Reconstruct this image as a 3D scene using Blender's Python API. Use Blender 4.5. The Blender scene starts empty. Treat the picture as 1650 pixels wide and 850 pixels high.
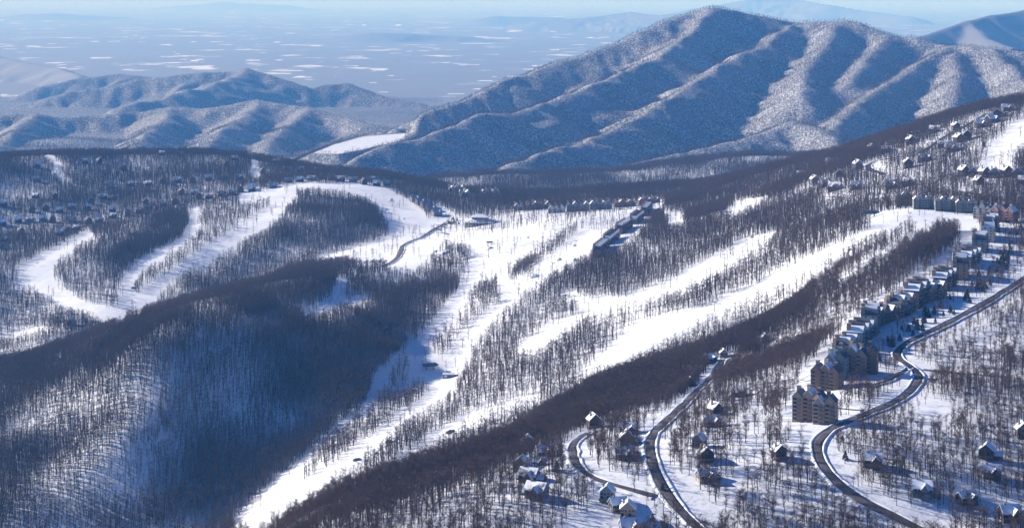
import bpy, math, random
import numpy as np
from math import radians, sin, cos, pi
random.seed(7)
rng = np.random.default_rng(11)
S = bpy.context.scene
COL = S.collection

# ------------------------------------------------------------------ camera, sky, sun, exposure
F = 3080.0          # focal length in photograph pixels (photograph 1650 wide)
HV = -8.0           # picture row of the true horizon
ZC = 1200.0         # camera height; ground heights below are given relative to it
cam = bpy.data.cameras.new('camera'); cam_o = bpy.data.objects.new('camera', cam); COL.objects.link(cam_o)
cam.sensor_width = 36; cam.lens = 36 * F / 1650
cam.shift_y = -(425 - HV) / 1650
cam.clip_start = 5; cam.clip_end = 400000
cam_o.location = (0, 0, ZC); cam_o.rotation_euler = (radians(90), 0, 0)
S.camera = cam_o

SUN_EL, SUN_AZ = 24.0, -63.0      # azimuth measured from the view direction (+Y), negative to the left
W = bpy.data.worlds.new('World'); S.world = W; W.use_nodes = True
wn = W.node_tree.nodes; bgn = wn['Background']
sky = wn.new('ShaderNodeTexSky'); sky.sky_type = 'NISHITA'; sky.sun_disc = False
sky.sun_elevation = radians(SUN_EL); sky.sun_rotation = radians(SUN_AZ)
sky.altitude = 1200; sky.air_density = 1.2; sky.dust_density = 0.4; sky.ozone_density = 2.5
_t = wn.new('ShaderNodeMix'); _t.data_type = 'RGBA'; _t.blend_type = 'MULTIPLY'; _t.inputs[0].default_value = 1; _t.inputs[7].default_value = (.42, .82, 1.62, 1)
W.node_tree.links.new(sky.outputs[0], _t.inputs[6]); W.node_tree.links.new(_t.outputs[2], bgn.inputs[0]); bgn.inputs[1].default_value = 0.05
sd = (cos(radians(SUN_EL)) * sin(radians(SUN_AZ)), cos(radians(SUN_EL)) * cos(radians(SUN_AZ)), sin(radians(SUN_EL)))
sl = bpy.data.lights.new('sun', 'SUN'); sl.energy = 5.0; sl.angle = radians(0.5); sl.color = (1, .95, .89)
so = bpy.data.objects.new('sun', sl); COL.objects.link(so)
from mathutils import Vector, Matrix
so.rotation_euler = Vector(sd).to_track_quat('Z', 'Y').to_euler(); so.location = (0, 0, 3000)
S.view_settings.view_transform = 'Standard'; S.view_settings.look = 'None'
S.view_settings.exposure = 0.8; S.view_settings.gamma = 1; S.view_settings.use_curve_mapping = False
S.render.engine = 'CYCLES'
cy = S.cycles; cy.max_bounces = 4; cy.diffuse_bounces = 2; cy.glossy_bounces = 1; cy.transmission_bounces = 2
cy.volume_bounces = 0; cy.transparent_max_bounces = 4; cy.use_denoising = True; cy.denoiser = 'OPENIMAGEDENOISE'; cy.denoising_input_passes = 'RGB_ALBEDO_NORMAL'; cy.denoising_prefilter = 'ACCURATE'
HAZE = 4.5e-5

# ------------------------------------------------------------------ helpers
def mat(name, col, rough=.8, metal=0, noise=0, scale=1.0, bump=0):
    m = bpy.data.materials.new(name); m.use_nodes = True
    nt = m.node_tree; b = nt.nodes['Principled BSDF']
    b.inputs['Base Color'].default_value = (*col, 1); b.inputs['Roughness'].default_value = rough
    b.inputs['Metallic'].default_value = metal; b.inputs['Specular IOR Level'].default_value = .25
    if noise:
        tc = nt.nodes.new('ShaderNodeTexCoord'); n = nt.nodes.new('ShaderNodeTexNoise')
        n.inputs['Scale'].default_value = scale; n.inputs['Detail'].default_value = 3
        nt.links.new(tc.outputs['Object'], n.inputs['Vector'])
        r = nt.nodes.new('ShaderNodeValToRGB')
        r.color_ramp.elements[0].position = .35; r.color_ramp.elements[1].position = .68
        r.color_ramp.elements[0].color = (*[c * (1 - noise) for c in col], 1)
        r.color_ramp.elements[1].color = (*[min(1, c * (1 + noise)) for c in col], 1)
        nt.links.new(n.outputs['Fac'], r.inputs['Fac']); nt.links.new(r.outputs['Color'], b.inputs['Base Color'])
        if bump:
            bp = nt.nodes.new('ShaderNodeBump'); bp.inputs['Strength'].default_value = bump
            nt.links.new(n.outputs['Fac'], bp.inputs['Height']); nt.links.new(bp.outputs[0], b.inputs['Normal'])
    return m

def mesh_np(name, verts, faces, m, attrs=None, smooth=False, parent=None):
    """faces: (n,k) int array or list of lists"""
    me = bpy.data.meshes.new(name)
    if isinstance(faces, np.ndarray):
        n, k = faces.shape
        me.vertices.add(len(verts)); me.vertices.foreach_set('co', np.asarray(verts, np.float32).ravel())
        me.loops.add(n * k); me.loops.foreach_set('vertex_index', faces.astype(np.int32).ravel())
        me.polygons.add(n); me.polygons.foreach_set('loop_start', (np.arange(n) * k).astype(np.int32))
        me.polygons.foreach_set('loop_total', np.full(n, k, np.int32))
        me.update(calc_edges=True)
    else:
        me.from_pydata([tuple(v) for v in verts], [], faces)
    if smooth: me.polygons.foreach_set('use_smooth', np.ones(len(me.polygons), bool))
    for an, av in (attrs or {}).items():
        a = me.attributes.new(an, 'FLOAT', 'POINT'); a.data.foreach_set('value', np.asarray(av, np.float32).ravel())
    if m: me.materials.append(m)
    o = bpy.data.objects.new(name, me); COL.objects.link(o)
    if parent: o.parent = parent
    return o

class MB:
    """collects shapes of ONE part"""
    def __init__(s): s.v = []; s.f = []
    def box(s, x0, x1, y0, y1, z0, z1):
        b = len(s.v); s.v += [(x0, y0, z0), (x1, y0, z0), (x1, y1, z0), (x0, y1, z0), (x0, y0, z1), (x1, y0, z1), (x1, y1, z1), (x0, y1, z1)]
        s.f += [[b + i for i in q] for q in ((3, 2, 1, 0), (4, 5, 6, 7), (0, 1, 5, 4), (1, 2, 6, 5), (2, 3, 7, 6), (3, 0, 4, 7))]; return s
    def poly(s, pts, faces):
        b = len(s.v); s.v += [tuple(p) for p in pts]; s.f += [[b + i for i in q] for q in faces]; return s
    def tube(s, p, q, r0, r1, n=5):
        p = Vector(p); q = Vector(q); d = (q - p).normalized()
        a = d.orthogonal().normalized(); c = d.cross(a); b = len(s.v)
        for (o, r) in ((p, r0), (q, r1)):
            for i in range(n):
                t = 2 * pi * i / n; s.v.append(tuple(o + a * (r * cos(t)) + c * (r * sin(t))))
        for i in range(n):
            j = (i + 1) % n; s.f.append([b + i, b + j, b + n + j, b + n + i])
        s.f.append([b + n + i for i in range(n)]); return s
    def gable_wall(s, x0, x1, y0, y1, z0, z1, zr, axis='y'):
        """box with gable ends; ridge along axis"""
        if axis == 'y':
            xm = (x0 + x1) / 2
            p = [(x0, y0, z0), (x1, y0, z0), (x1, y0, z1), (xm, y0, zr), (x0, y0, z1), (x0, y1, z0), (x1, y1, z0), (x1, y1, z1), (xm, y1, zr), (x0, y1, z1)]
        else:
            ym = (y0 + y1) / 2
            p = [(x1, y0, z0), (x1, y1, z0), (x1, y1, z1), (x1, ym, zr), (x1, y0, z1), (x0, y0, z0), (x0, y1, z0), (x0, y1, z1), (x0, ym, zr), (x0, y0, z1)]
        return s.poly(p, ((0, 1, 2, 3, 4), (9, 8, 7, 6, 5), (0, 5, 6, 1), (1, 6, 7, 2), (5, 0, 4, 9), (2, 7, 8, 3), (3, 8, 9, 4)))
    def gable_roof(s, x0, x1, y0, y1, z1, zr, t=.45, ov=.6, axis='y'):
        if axis == 'y':
            xm = (x0 + x1) / 2; k = (zr - z1) / (xm - x0)
            for sg, xe in ((-1, x0 - ov), (1, x1 + ov)):
                ze = z1 - k * ov
                a = [(xe, y0 - ov, ze + .05), (xm, y0 - ov, zr + .05), (xm, y1 + ov, zr + .05), (xe, y1 + ov, ze + .05)]
                s.slab(a, t)
        else:
            ym = (y0 + y1) / 2; k = (zr - z1) / (ym - y0)
            for sg, ye in ((-1, y0 - ov), (1, y1 + ov)):
                ze = z1 - k * ov
                a = [(x0 - ov, ye, ze + .05), (x1 + ov, ye, ze + .05), (x1 + ov, ym, zr + .05), (x0 - ov, ym, zr + .05)]
                s.slab(a, t)
        return s
    def slab(s, a, t):
        b = [(p[0], p[1], p[2] + t) for p in a]
        return s.poly(a + b, ((0, 1, 2, 3), (7, 6, 5, 4), (0, 4, 5, 1), (1, 5, 6, 2), (2, 6, 7, 3), (3, 7, 4, 0)))
    def hip(s, x0, x1, y0, y1, z0, z1, inx, iny, t=.5):
        a = [(x0, y0, z0), (x1, y0, z0), (x1, y1, z0), (x0, y1, z0), (x0, y0, z0 + t), (x1, y0, z0 + t), (x1, y1, z0 + t), (x0, y1, z0 + t),
             (x0 + inx, y0 + iny, z1), (x1 - inx, y0 + iny, z1), (x1 - inx, y1 - iny, z1), (x0 + inx, y1 - iny, z1)]
        return s.poly(a, ((3, 2, 1, 0), (0, 1, 5, 4), (1, 2, 6, 5), (2, 3, 7, 6), (3, 0, 4, 7), (4, 5, 9, 8), (5, 6, 10, 9), (6, 7, 11, 10), (7, 4, 8, 11), (8, 9, 10, 11)))
    def build(s, name, m, parent=None):
        me = bpy.data.meshes.new(name); me.from_pydata(s.v, [], s.f); me.materials.append(m)
        o = bpy.data.objects.new(name, me); COL.objects.link(o); o.parent = parent; return o

def tag(o, label=None, cat=None, group=None, kind=None):
    if label: o['label'] = label
    if cat: o['category'] = cat
    if group: o['group'] = group
    if kind: o['kind'] = kind
    return o
def empty(name, loc=(0, 0, 0), rz=0):
    o = bpy.data.objects.new(name, None); COL.objects.link(o); o.location = loc; o.rotation_euler = (0, 0, rz)
    o.empty_display_size = 1; return o
def copy_tree(o, parent=None, root=None):
    c = o.copy(); COL.objects.link(c); c.parent = parent
    for ch in CH.get(o.name, []): copy_tree(ch, c)
    return c
CH = {}
def index_children(o):
    L = [x for x in COL.objects if x.parent is o]; CH[o.name] = L
    for x in L: index_children(x)

# value noise
_T = rng.random((256, 256)).astype(np.float32)
def vnoise(x, y, seed=0):
    x = x + seed * 17.3; y = y + seed * 31.7
    xi = np.floor(x).astype(int); yi = np.floor(y).astype(int); fx = x - xi; fy = y - yi
    fx = fx * fx * (3 - 2 * fx); fy = fy * fy * (3 - 2 * fy)
    g = lambda a, b: _T[a & 255, b & 255]
    return ((g(xi, yi) * (1 - fx) + g(xi + 1, yi) * fx) * (1 - fy) + (g(xi, yi + 1) * (1 - fx) + g(xi + 1, yi + 1) * fx) * fy) * 2 - 1
def fbm(x, y, wl, octs=4, seed=0, gain=.5):
    r = 0; a = 1
    for o in range(octs):
        r = r + a * vnoise(x / wl, y / wl, seed + o * 3.1); wl = wl / 2.03; a *= gain
    return r
def sstep(x, a, b):
    t = np.clip((x - a) / (b - a), 0, 1); return t * t * (3 - 2 * t)

# ------------------------------------------------------------------ terrain: control points (column, row, distance)
P = []
def uv(*pts):
    for u, v, D in pts: P.append(((u - 825) / F * D, D, -(v - HV) / F * D))
def uz(*pts):
    for u, z, D in pts: P.append(((u - 825) / F * D, D, z))
# near ridge: plateau, brow, crest
uv((500,870,1400),(700,850,1340),(900,850,1340),(1100,850,1340),(1300,850,1340),(1500,850,1340),(1650,850,1330),(1850,850,1330))
uz((-200,-560,1000),(300,-480,1000),(825,-400,1000),(1300,-395,1000),(1900,-385,1000),(-200,-640,1700),(100,-620,1800),(300,-520,1550))
uv((440,868,1560),(533,838,1480),(533,820,1650),(638,803,1490),(638,783,1680),(717,774,1510),(717,755,1720),(819,735,1560),(819,713,1800),
   (885,712,1600),(885,665,1880),(979,676,1680),(979,619,2000),(1073,645,1760),(1073,588,2100),(1149,618,1850),(1149,563,2200),(1230,590,1950),(1230,542,2300))
uv((700,830,1380),(900,760,1440),(1000,740,1470),(1050,700,1560),(1150,650,1690),(1250,730,1450),(1250,640,1690),(1400,700,1490),(1310,680,1530),
   (1480,790,1380),(1650,760,1420),(1520,690,1510),(1650,640,1600),(1500,600,1710),(1600,560,1790),(1450,570,1780),(1400,620,1650),(1650,450,2080),(1800,420,2150),(1850,640,1600))
# crest strip under the condominiums
uv((1320,590,1730),(1380,535,1860),(1440,485,1990),(1500,443,2110),(1550,403,2230),(1572,368,2370),(1540,350,2470),(1450,345,2520))
# hidden valley behind the near ridge
uz((440,-590,1900),(533,-570,1950),(640,-545,1960),(720,-525,2000),(819,-492,2070),(885,-478,2130),(979,-457,2190),(1073,-434,2260))
# ski bowl
uv((480,815,2250),(560,765,2280),(640,745,2300),(720,715,2320),(819,665,2350),(885,640,2370),(979,588,2400),(1073,552,2440),(1149,530,2440),(1230,505,2420))
uv((368,850,2340),(440,778,2410),(520,706,2500),(590,652,2550),(640,570,2730),(430,805,2330),(505,745,2390),(590,690,2480),(640,640,2600),(720,600,2700),(690,520,2890),(740,455,3180),(660,570,2790))
uv((850,560,2620),(850,470,2900),(790,520,2820),(930,490,2760),(1000,540,2540),(1100,505,2510),(1100,450,2740),(1200,395,2850),(1200,440,2600),(1100,385,3100),
   (850,400,3380),(950,400,3150),(950,352,3550),(1005,348,3600),(1035,337,3720),(800,420,3330),(770,362,3800),(700,382,3700),(860,340,3900),(930,340,3850),
   (1300,430,2400),(1300,480,2250),(1380,430,2250),(1400,470,2080),(1460,400,2290),(1500,372,2390),(1300,385,2620))
uv((1000,325,4050),(1085,325,3900),(1162,315,3700),(1100,352,3450),(1180,340,3300),(1250,302,3550),(1230,335,3200),(1300,340,2950),(1300,300,3250),
   (1380,300,3050),(1380,345,2700),(1450,310,2850),(1450,270,3100),(1550,280,2950),(1550,320,2680),(1550,230,3200),(1620,260,2950),(1630,330,2560),
   (1650,220,3100),(1640,390,2280),(1850,300,2700),(1850,200,3100))
# sky line of the ski ridge
SK = [(800,315,4300),(898,327,4150),(945,312,4300),(1007,306,4400),(1085,305,4400),(1162,294,4300),(1230,279,4100),(1282,263,3900),(1359,248,3750),
   (1450,219,3600),(1553,186,3500),(1650,173,3400),(1850,165,3300)]
uv(*SK)
# left spur with its brow and face
uv((-150,700,2650),(0,650,2760),(70,627,2740),(170,590,2680),(234,550,2650),(296,520,2700),(400,485,2860),(500,450,3080),(560,508,2850),(600,520,2880),(560,488,2990),(600,493,2960),(490,513,2850),(500,522,2800),(430,540,2710))
uv((-150,620,3080),(0,590,3060),(135,549,3040),(198,527,3050),(248,517,3080),(296,500,3100),(367,478,3150),(420,466,3200),(452,447,3280),(503,434,3350),(555,432,3350))
uv((0,750,2520),(0,850,2350),(100,850,2350),(200,850,2350),(300,850,2340),(200,700,2480),(300,600,2590),(300,700,2500),(450,620,2620),(560,600,2660),(100,720,2540),(-150,850,2450))
uv((640,492,2990),(640,440,3230),(700,440,3280))
# dip behind the spur, then the left hill
uz((0,-612,3180),(200,-578,3220),(300,-556,3280),(400,-530,3380),(-150,-625,3180))
uv((0,548,3380),(100,528,3320),(200,512,3360),(300,480,3450),(400,440,3600),(500,415,3650),(560,410,3600),(620,420,3480),(650,395,3650))
uv((50,430,3700),(110,480,3500),(0,480,3550),(130,380,3950),(0,380,4050),(0,300,4400),(0,255,4650),(100,248,4750),(230,246,4800),(350,249,4800),
   (450,264,4750),(560,282,4750),(640,298,4700),(720,311,4600),(150,330,4250),(150,280,4550),(300,330,4200),(300,280,4550),(400,303,4330),(480,299,4290),
   (580,303,4250),(650,340,4050),(690,365,3880),(600,350,3950),(500,350,3900),(560,390,3750),(480,400,3700),(300,400,3700),(210,440,3600),
   (190,480,3450),(-200,300,4300),(-200,450,3600),(400,375,3820),(250,365,3990))
# hidden ground, then the dark middle ridge
uz((-200,-560,5300),(0,-560,5300),(230,-570,5300),(450,-580,5300),(640,-590,5250),(800,-575,4800),(900,-560,4800),(1000,-555,4900),(1100,-550,4900),(1200,-520,4800),
   (1300,-470,4600),(1400,-420,4600),(1550,-380,4500),(1700,-370,4500),(1850,-370,4500))
uv((700,320,5050),(850,322,5000),(950,306,5150),(1050,300,5200),(1150,285,5200),
   (690,293,5500),(760,285,5500),(860,277,5500),(940,281,5550),(1050,270,5600),(1180,262,5600),(1250,252,5500),(1330,252,5300))
uz((600,-640,5600),(1450,-480,5500),(1600,-480,5500),(1850,-480,5500))
for u in range(-200, 1900, 150): uz((u, -660, 6100), (u, -700, 6500))
P = np.array(P)

def tps_fit(P, sc=1000., lam=2e-4):
    X = P[:, :2] / sc; n = len(X)
    d2 = ((X[:, None] - X[None]) ** 2).sum(-1); K = .5 * d2 * np.log(d2 + 1e-12)
    A = np.zeros((n + 3, n + 3)); A[:n, :n] = K + lam * np.eye(n); A[:n, n] = 1; A[:n, n + 1:] = X; A[n:, :n] = A[:n, n:].T
    return X, np.linalg.solve(A, np.r_[P[:, 2], 0, 0, 0])
TX, TW = tps_fit(P)
def tps(x, y):
    q = np.stack([x.ravel(), y.ravel()], 1) / 1000.; out = np.empty(len(q)); n = len(TX)
    for i in range(0, len(q), 20000):
        c = q[i:i + 20000]; d2 = ((c[:, 0:1] - TX[:, 0]) ** 2 + (c[:, 1:2] - TX[:, 1]) ** 2)
        out[i:i + 20000] = (.5 * d2 * np.log(d2 + 1e-12)) @ TW[:n] + TW[n] + c @ TW[n + 1:]
    return out.reshape(x.shape)

# ridge lines of the mountains further off: (nodes, side slope, gully spacing, gully depth)
RID = [
 ([(505,252,7000),(584,227,7200),(612,203,7400),(740,163,7800),(830,124,8100),(900,99,8300),(960,79,8400),(1030,53,8500),(1080,33,8600),(1120,17,8700),(1150,13,8700),
   (1200,23,8700),(1270,36,8700),(1350,35,8600),(1390,41,8500),(1430,55,8400),(1480,58,8300),(1530,71,8200),(1600,80,8000),(1650,85,7900),(1850,110,7600)], .50, 300, .30),
 ([(1150,14,8650),(1110,58,8350),(1060,93,8000),(1000,119,7700),(940,141,7450),(860,173,7150),(780,186,6950),(692,217,6700),(600,240,6450),(560,262,6300)], .46, 240, .32),
 ([(1275,42,8600),(1239,69,8250),(1192,90,7950),(1131,126,7550),(1060,169,7150),(980,215,6750),(900,239,6450),(820,269,6150)], .46, 240, .32),
 ([(1525,77,8150),(1453,121,7600),(1400,154,7200),(1339,206,6650)], .62, 300, .15),
 ([(1539,84,8000),(1545,120,7500),(1535,170,6900),(1500,215,6300)], .62, 300, .15),
 ([(1350,36,8550),(1330,75,8100),(1300,110,7700),(1290,160,7150)], .55, 240, .15),
 ([(1430,56,8350),(1400,90,7950),(1370,130,7500)], .55, 240, .15),
 ([(1600,82,7950),(1650,125,7300),(1700,180,6600)], .55, 300, .15),
 ([(1030,264,5950),(1110,245,6100),(1196,222,6250),(1278,197,6450),(1330,216,6250),(1362,243,6050)], .42, 240, .15),
 # hills at the left
 ([(-200,200,12000),(0,178,12000),(80,154,12100),(160,142,12200),(224,126,12300),(280,122,12300),(340,118,12300),(400,114,12300),(440,122,12200),(500,141,12100),
   (560,132,12200),(620,153,12000),(700,172,11800),(800,190,11600)], .42, 420, .2),
 ([(400,114,12300),(330,140,11500),(250,160,10900),(200,172,10500)], .38, 380, .2),
 ([(-200,196,9700),(0,185,9700),(60,183,9700),(130,190,9700),(220,178,9800),(275,170,9800),(340,172,9700),(420,162,9700),(500,174,9500),(560,188,9300),(612,205,9000),(680,240,8600)], .42, 330, .24),
 ([(275,170,9800),(270,190,9300),(235,215,8700),(215,240,8200)], .45, 300, .2),
 ([(420,163,9700),(390,190,9100),(350,215,8600),(330,245,8000)], .45, 300, .2),
 ([(60,184,9700),(30,205,9100),(0,235,8400)], .45, 300, .2),
 ([(500,176,9500),(460,205,8900),(430,235,8300)], .45, 300, .2),
 ([(60,140,14000),(140,126,14200),(190,117,14300),(240,123,14200),(300,135,14000)], .35, 400, .2),
]
FAR = [
 ([(1430,72,13000),(1500,52,13500),(1560,34,14200),(1650,14,15000),(1750,0,15500)], .40, 500, .2),
 ([(1560,36,14200),(1590,60,13200),(1650,80,12300)], .40, 500, .2),
 ([(-120,80,19000),(0,90,18500),(90,108,17500),(130,125,16500)], .3, 500, .2),
 ([(1110,14,58000),(1170,5,58000),(1215,-2,58000),(1290,0,57000),(1340,9,55000),(1400,19,54000),(1470,27,52000)], .25, 1500, .2),
 ([(870,34,42000),(960,27,42000),(1015,19,42000),(1060,25,41000),(1120,20,40000)], .2, 1500, .2),
 ([(740,36,50000),(800,26,50000),(900,28,50000)], .15, 1500, .1),
 ([(560,60,33000),(600,51,33000),(680,56,33000),(760,60,33000)], .12, 1500, .1),
 ([(300,8,95000),(360,3,95000),(460,8,95000)], .1, 3000, .1),
 ([(30,24,60000),(90,22,60000),(200,28,60000)], .1, 3000, .1),
 ([(1040,108,23000),(1100,100,23000),(1200,104,22000)], .2, 800, .1),
 ([(760,112,24000),(830,100,24000),(900,106,24000)], .16, 800, .1),
]
def ridge_h(x, y, lst, floor):
    h = np.full(x.shape, floor, float)
    wx = fbm(x, y, 700, 3, 5) * 60; wy = fbm(x, y, 700, 3, 9) * 60
    for ri, (nodes, k, wl, dep) in enumerate(lst):
        N = np.array([((u - 825) / F * D, D, -(v - HV) / F * D) for u, v, D in nodes])
        s0 = 0
        best = np.full(x.shape, -1e9)
        far = np.median(N[:, 1]) > 25000
        for a, b in zip(N[:-1], N[1:]):
            d = b - a; L = math.hypot(d[0], d[1])
            px = x + (0 if far else wx) - a[0]; py = y + (0 if far else wy) - a[1]
            t = np.clip((px * d[0] + py * d[1]) / L ** 2, 0, 1)
            px0 = x - a[0]; py0 = y - a[1]; t0 = np.clip((px0 * d[0] + py0 * d[1]) / L ** 2, 0, 1)
            dist = np.hypot(px0 - t0 * d[0], py0 - t0 * d[1])
            tt = t * (1 - np.exp(-dist / 150)) + t0 * np.exp(-dist / 150)
            s = s0 + tt * L
            side = np.sign(px0 * d[1] - py0 * d[0])
            ph = s / wl + .6 * vnoise(s / wl * .7, side * 3.3 + ri, ri) + dist / wl * .35
            rib = .68 * (.5 + .5 * np.cos(2 * pi * ph)) + .32 * (.5 + .5 * np.cos(2 * pi * ph * 2.6 + 3 * vnoise(dist / 160, s / 300, ri)))
            hh = a[2] + t0 * d[2] - (np.sqrt(dist ** 2 + 30 ** 2) - 30) * k - dep * np.minimum(dist, 420 if not far else 3000) * (1 - rib)
            best = np.maximum(best, hh); s0 += L
        kk = 12. ; m = np.maximum(h, best); h = m + kk * np.log(np.exp((h - m) / kk) + np.exp((best - m) / kk))
    return h

def near_z(x, y):
    z = tps(x, y)
    a = sstep(y, 1200, 2500) * 2.2 + 1.2 + sstep(y, 4600, 5200) * 6
    z = z + a * (1 - .55 * (x < -250) * (y > 2200) * (y < 3100)) * fbm(x, y, 190, 4, 2, .38)
    return z
def mid_z(x, y, near=None):
    zt = near if near is not None else near_z(x, y)
    w = sstep(y, 5700, 6300)
    base = zt * (1 - w) + (-690 + 25 * fbm(x, y, 900, 3, 4)) * w
    base = base - sstep(y, 10500, 15000) * 110
    r = ridge_h(x, y, RID, -1200.) + fbm(x, y, 200, 4, 6) * 9 - (np.abs(fbm(x + .3 * y, y * .45, 150, 3, 41)) - .3) * 7 * sstep(y, 5600, 6500)
    w2 = sstep(y, 5500, 5900)
    return np.where(w2 > 0, np.maximum(base, r * w2 + -1200 * (1 - w2)), base)

def polar(us, Ds, zf):
    U, DD = np.meshgrid(us, Ds); X = (U - 825) / F * DD
    return U, DD, X, zf(X, DD)
def grid_faces(nr, nc):
    i = np.arange(nr - 1)[:, None] * nc + np.arange(nc - 1)[None]
    return np.stack([i, i + 1, i + nc + 1, i + nc], -1).reshape(-1, 4)

US = np.arange(-260, 1911, 3.5); DS = np.r_[np.arange(950, 1300, 8), np.arange(1300, 4400, 4.5), np.arange(4400, 5690, 8)]
U1, D1, X1, Z1 = polar(US, DS, near_z)
US2 = np.arange(-260, 1911, 4.); DS2 = np.r_[np.arange(5600, 9000, 10), np.arange(9000, 15000, 22)]
BEN = np.array([((u - 825) / F * D, D) for u, D in ((505,6650),(540,7050),(585,7450),(655,7650),(648,7250),(600,6900),(545,6600))])
def mz(x, y):
    z = mid_z(x, y); m = (x < 0) & (x > -1100) & (y > 6200) & (y < 8100); xx, yy = x[m], y[m]; d = np.full(xx.shape, 1e9)
    for i in range(len(BEN)):
        a, b = BEN[i - 1], BEN[i]; e = b - a; t = np.clip(((xx - a[0]) * e[0] + (yy - a[1]) * e[1]) / (e @ e), 0, 1); d = np.minimum(d, np.hypot(xx - a[0] - t * e[0], yy - a[1] - t * e[1]))
    d = np.where(inpoly(BEN, xx, yy), 0, d); zz = z[m]; w = 1 - sstep(d, 0, 60); bz = -550 - (yy - 7000) * .004
    z[m] = np.maximum(np.where(d < 60, bz * w + zz * (1 - w), zz), bz - d * .45); return z
def inpoly(poly, X, Y):
    ins = np.zeros(X.shape, bool); n = len(poly); x = poly[:, 0]; y = poly[:, 1]
    for i in range(n):
        j = i - 1
        if y[i] == y[j]: continue
        c = ((y[i] > Y) != (y[j] > Y)) & (X < (x[j] - x[i]) * (Y - y[i]) / (y[j] - y[i]) + x[i]); ins ^= c
    return ins
U2, D2, X2, Z2 = polar(US2, DS2, mz)
# join: first rows of the mountain grid sit under the near grid
Z2 = Z2 - (1 - sstep(D2, 5600, 5690)) * 2
US3 = np.arange(-300, 1951, 3.); DS3 = np.geomspace(12500, 135000, 620)
def fz(x, y): return np.maximum(-800 + 10 * fbm(x, y, 2600, 4, 8) , ridge_h(x, y, FAR, -1500.) + 14 * fbm(x, y, 900, 4, 3))
U3, D3, X3, Z3 = polar(US3, DS3, fz)
V1 = HV + F * (-Z1) / D1; V2 = HV + F * (-Z2) / D2

def sample1(x, y):
    """ground height (relative) on the near grid"""
    x = np.asarray(x, float); y = np.asarray(y, float)
    u = np.clip((825 + F * x / y - US[0]) / 3.5, 0, len(US) - 1.001); r = np.clip(np.interp(y, DS, np.arange(len(DS))), 0, len(DS) - 1.001)
    i = r.astype(int); j = u.astype(int); fi = r - i; fj = u - j
    return (Z1[i, j] * (1 - fj) + Z1[i, j + 1] * fj) * (1 - fi) + (Z1[i + 1, j] * (1 - fj) + Z1[i + 1, j + 1] * fj) * fi
def sample2(x, y):
    x = np.asarray(x, float); y = np.asarray(y, float)
    u = np.clip((825 + F * x / y - US2[0]) / 4, 0, len(US2) - 1.001); r = np.clip(np.interp(y, DS2, np.arange(len(DS2))), 0, len(DS2) - 1.001)
    i = r.astype(int); j = u.astype(int); fi = r - i; fj = u - j
    return (Z2[i, j] * (1 - fj) + Z2[i, j + 1] * fj) * (1 - fi) + (Z2[i + 1, j] * (1 - fj) + Z2[i + 1, j + 1] * fj) * fi
VM1 = np.minimum.accumulate(V1, 0); VM2 = np.minimum.accumulate(V2, 0)
def hit(u, v, far=False):
    """world x, y of the ground seen at a picture point (first hit)"""
    VM, us, ds, st = (VM2, US2, DS2, 4.) if far else (VM1, US, DS, 3.5)
    j = int(np.clip(round((u - us[0]) / st), 0, len(us) - 1)); c = VM[:, j]
    k = int(np.searchsorted(-c, -v))
    if k >= len(ds): k = int(np.argmin(VM[:, j]))
    D = ds[k]
    if 0 < k and c[k - 1] > v > c[k]: D = ds[k - 1] + (ds[k] - ds[k - 1]) * (c[k - 1] - v) / (c[k - 1] - c[k])
    return (u - 825) / F * D, D
def at(u, v):
    x, y = hit(u, v); return x, y, ZC + float(sample1(x, y))
def dens(pts, closed=True, step=5):
    out = []; n = len(pts)
    for i in range(n if closed else n - 1):
        a = pts[i]; b = pts[(i + 1) % n]; m = max(1, int(math.hypot(b[0] - a[0], b[1] - a[1]) / step))
        out += [(a[0] + (b[0] - a[0]) * k / m, a[1] + (b[1] - a[1]) * k / m) for k in range(m)]
    if not closed: out.append(pts[-1])
    return out

# ------------------------------------------------------------------ density map of the woods (world grid, 4 m)
GX0, GY0, GS = -2100., 950., 4.
gx = np.arange(GX0, 2100, GS); gy = np.arange(GY0, 5700, GS)
GXX, GYY = np.meshgrid(gx, gy); DEN = np.ones(GXX.shape, np.float32)
def inpoly(poly, X, Y):
    ins = np.zeros(X.shape, bool); n = len(poly); x = poly[:, 0]; y = poly[:, 1]
    for i in range(n):
        j = i - 1
        if y[i] == y[j]: continue
        c = ((y[i] > Y) != (y[j] > Y)) & (X < (x[j] - x[i]) * (Y - y[i]) / (y[j] - y[i]) + x[i]); ins ^= c
    return ins
def paint(pts, val, arr=None):
    w = np.array([hit(u, v) for u, v in dens(pts)])
    a = DEN if arr is None else arr
    j0, j1 = np.clip(((np.array([w[:, 0].min(), w[:, 0].max()]) - GX0) / GS).astype(int) + [-1, 2], 0, len(gx))
    i0, i1 = np.clip(((np.array([w[:, 1].min(), w[:, 1].max()]) - GY0) / GS).astype(int) + [-1, 2], 0, len(gy))
    m = inpoly(w, GXX[i0:i1, j0:j1], GYY[i0:i1, j0:j1]); a[i0:i1, j0:j1][m] = val
def paint_disc(x, y, r, val):
    j0, j1 = int((x - r - GX0) / GS), int((x + r - GX0) / GS) + 2; i0, i1 = int((y - r - GY0) / GS), int((y + r - GY0) / GS) + 2
    if j0 < 0 or i0 < 0: return
    m = (GXX[i0:i1, j0:j1] - x) ** 2 + (GYY[i0:i1, j0:j1] - y) ** 2 < r * r; DEN[i0:i1, j0:j1][m] = val
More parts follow.
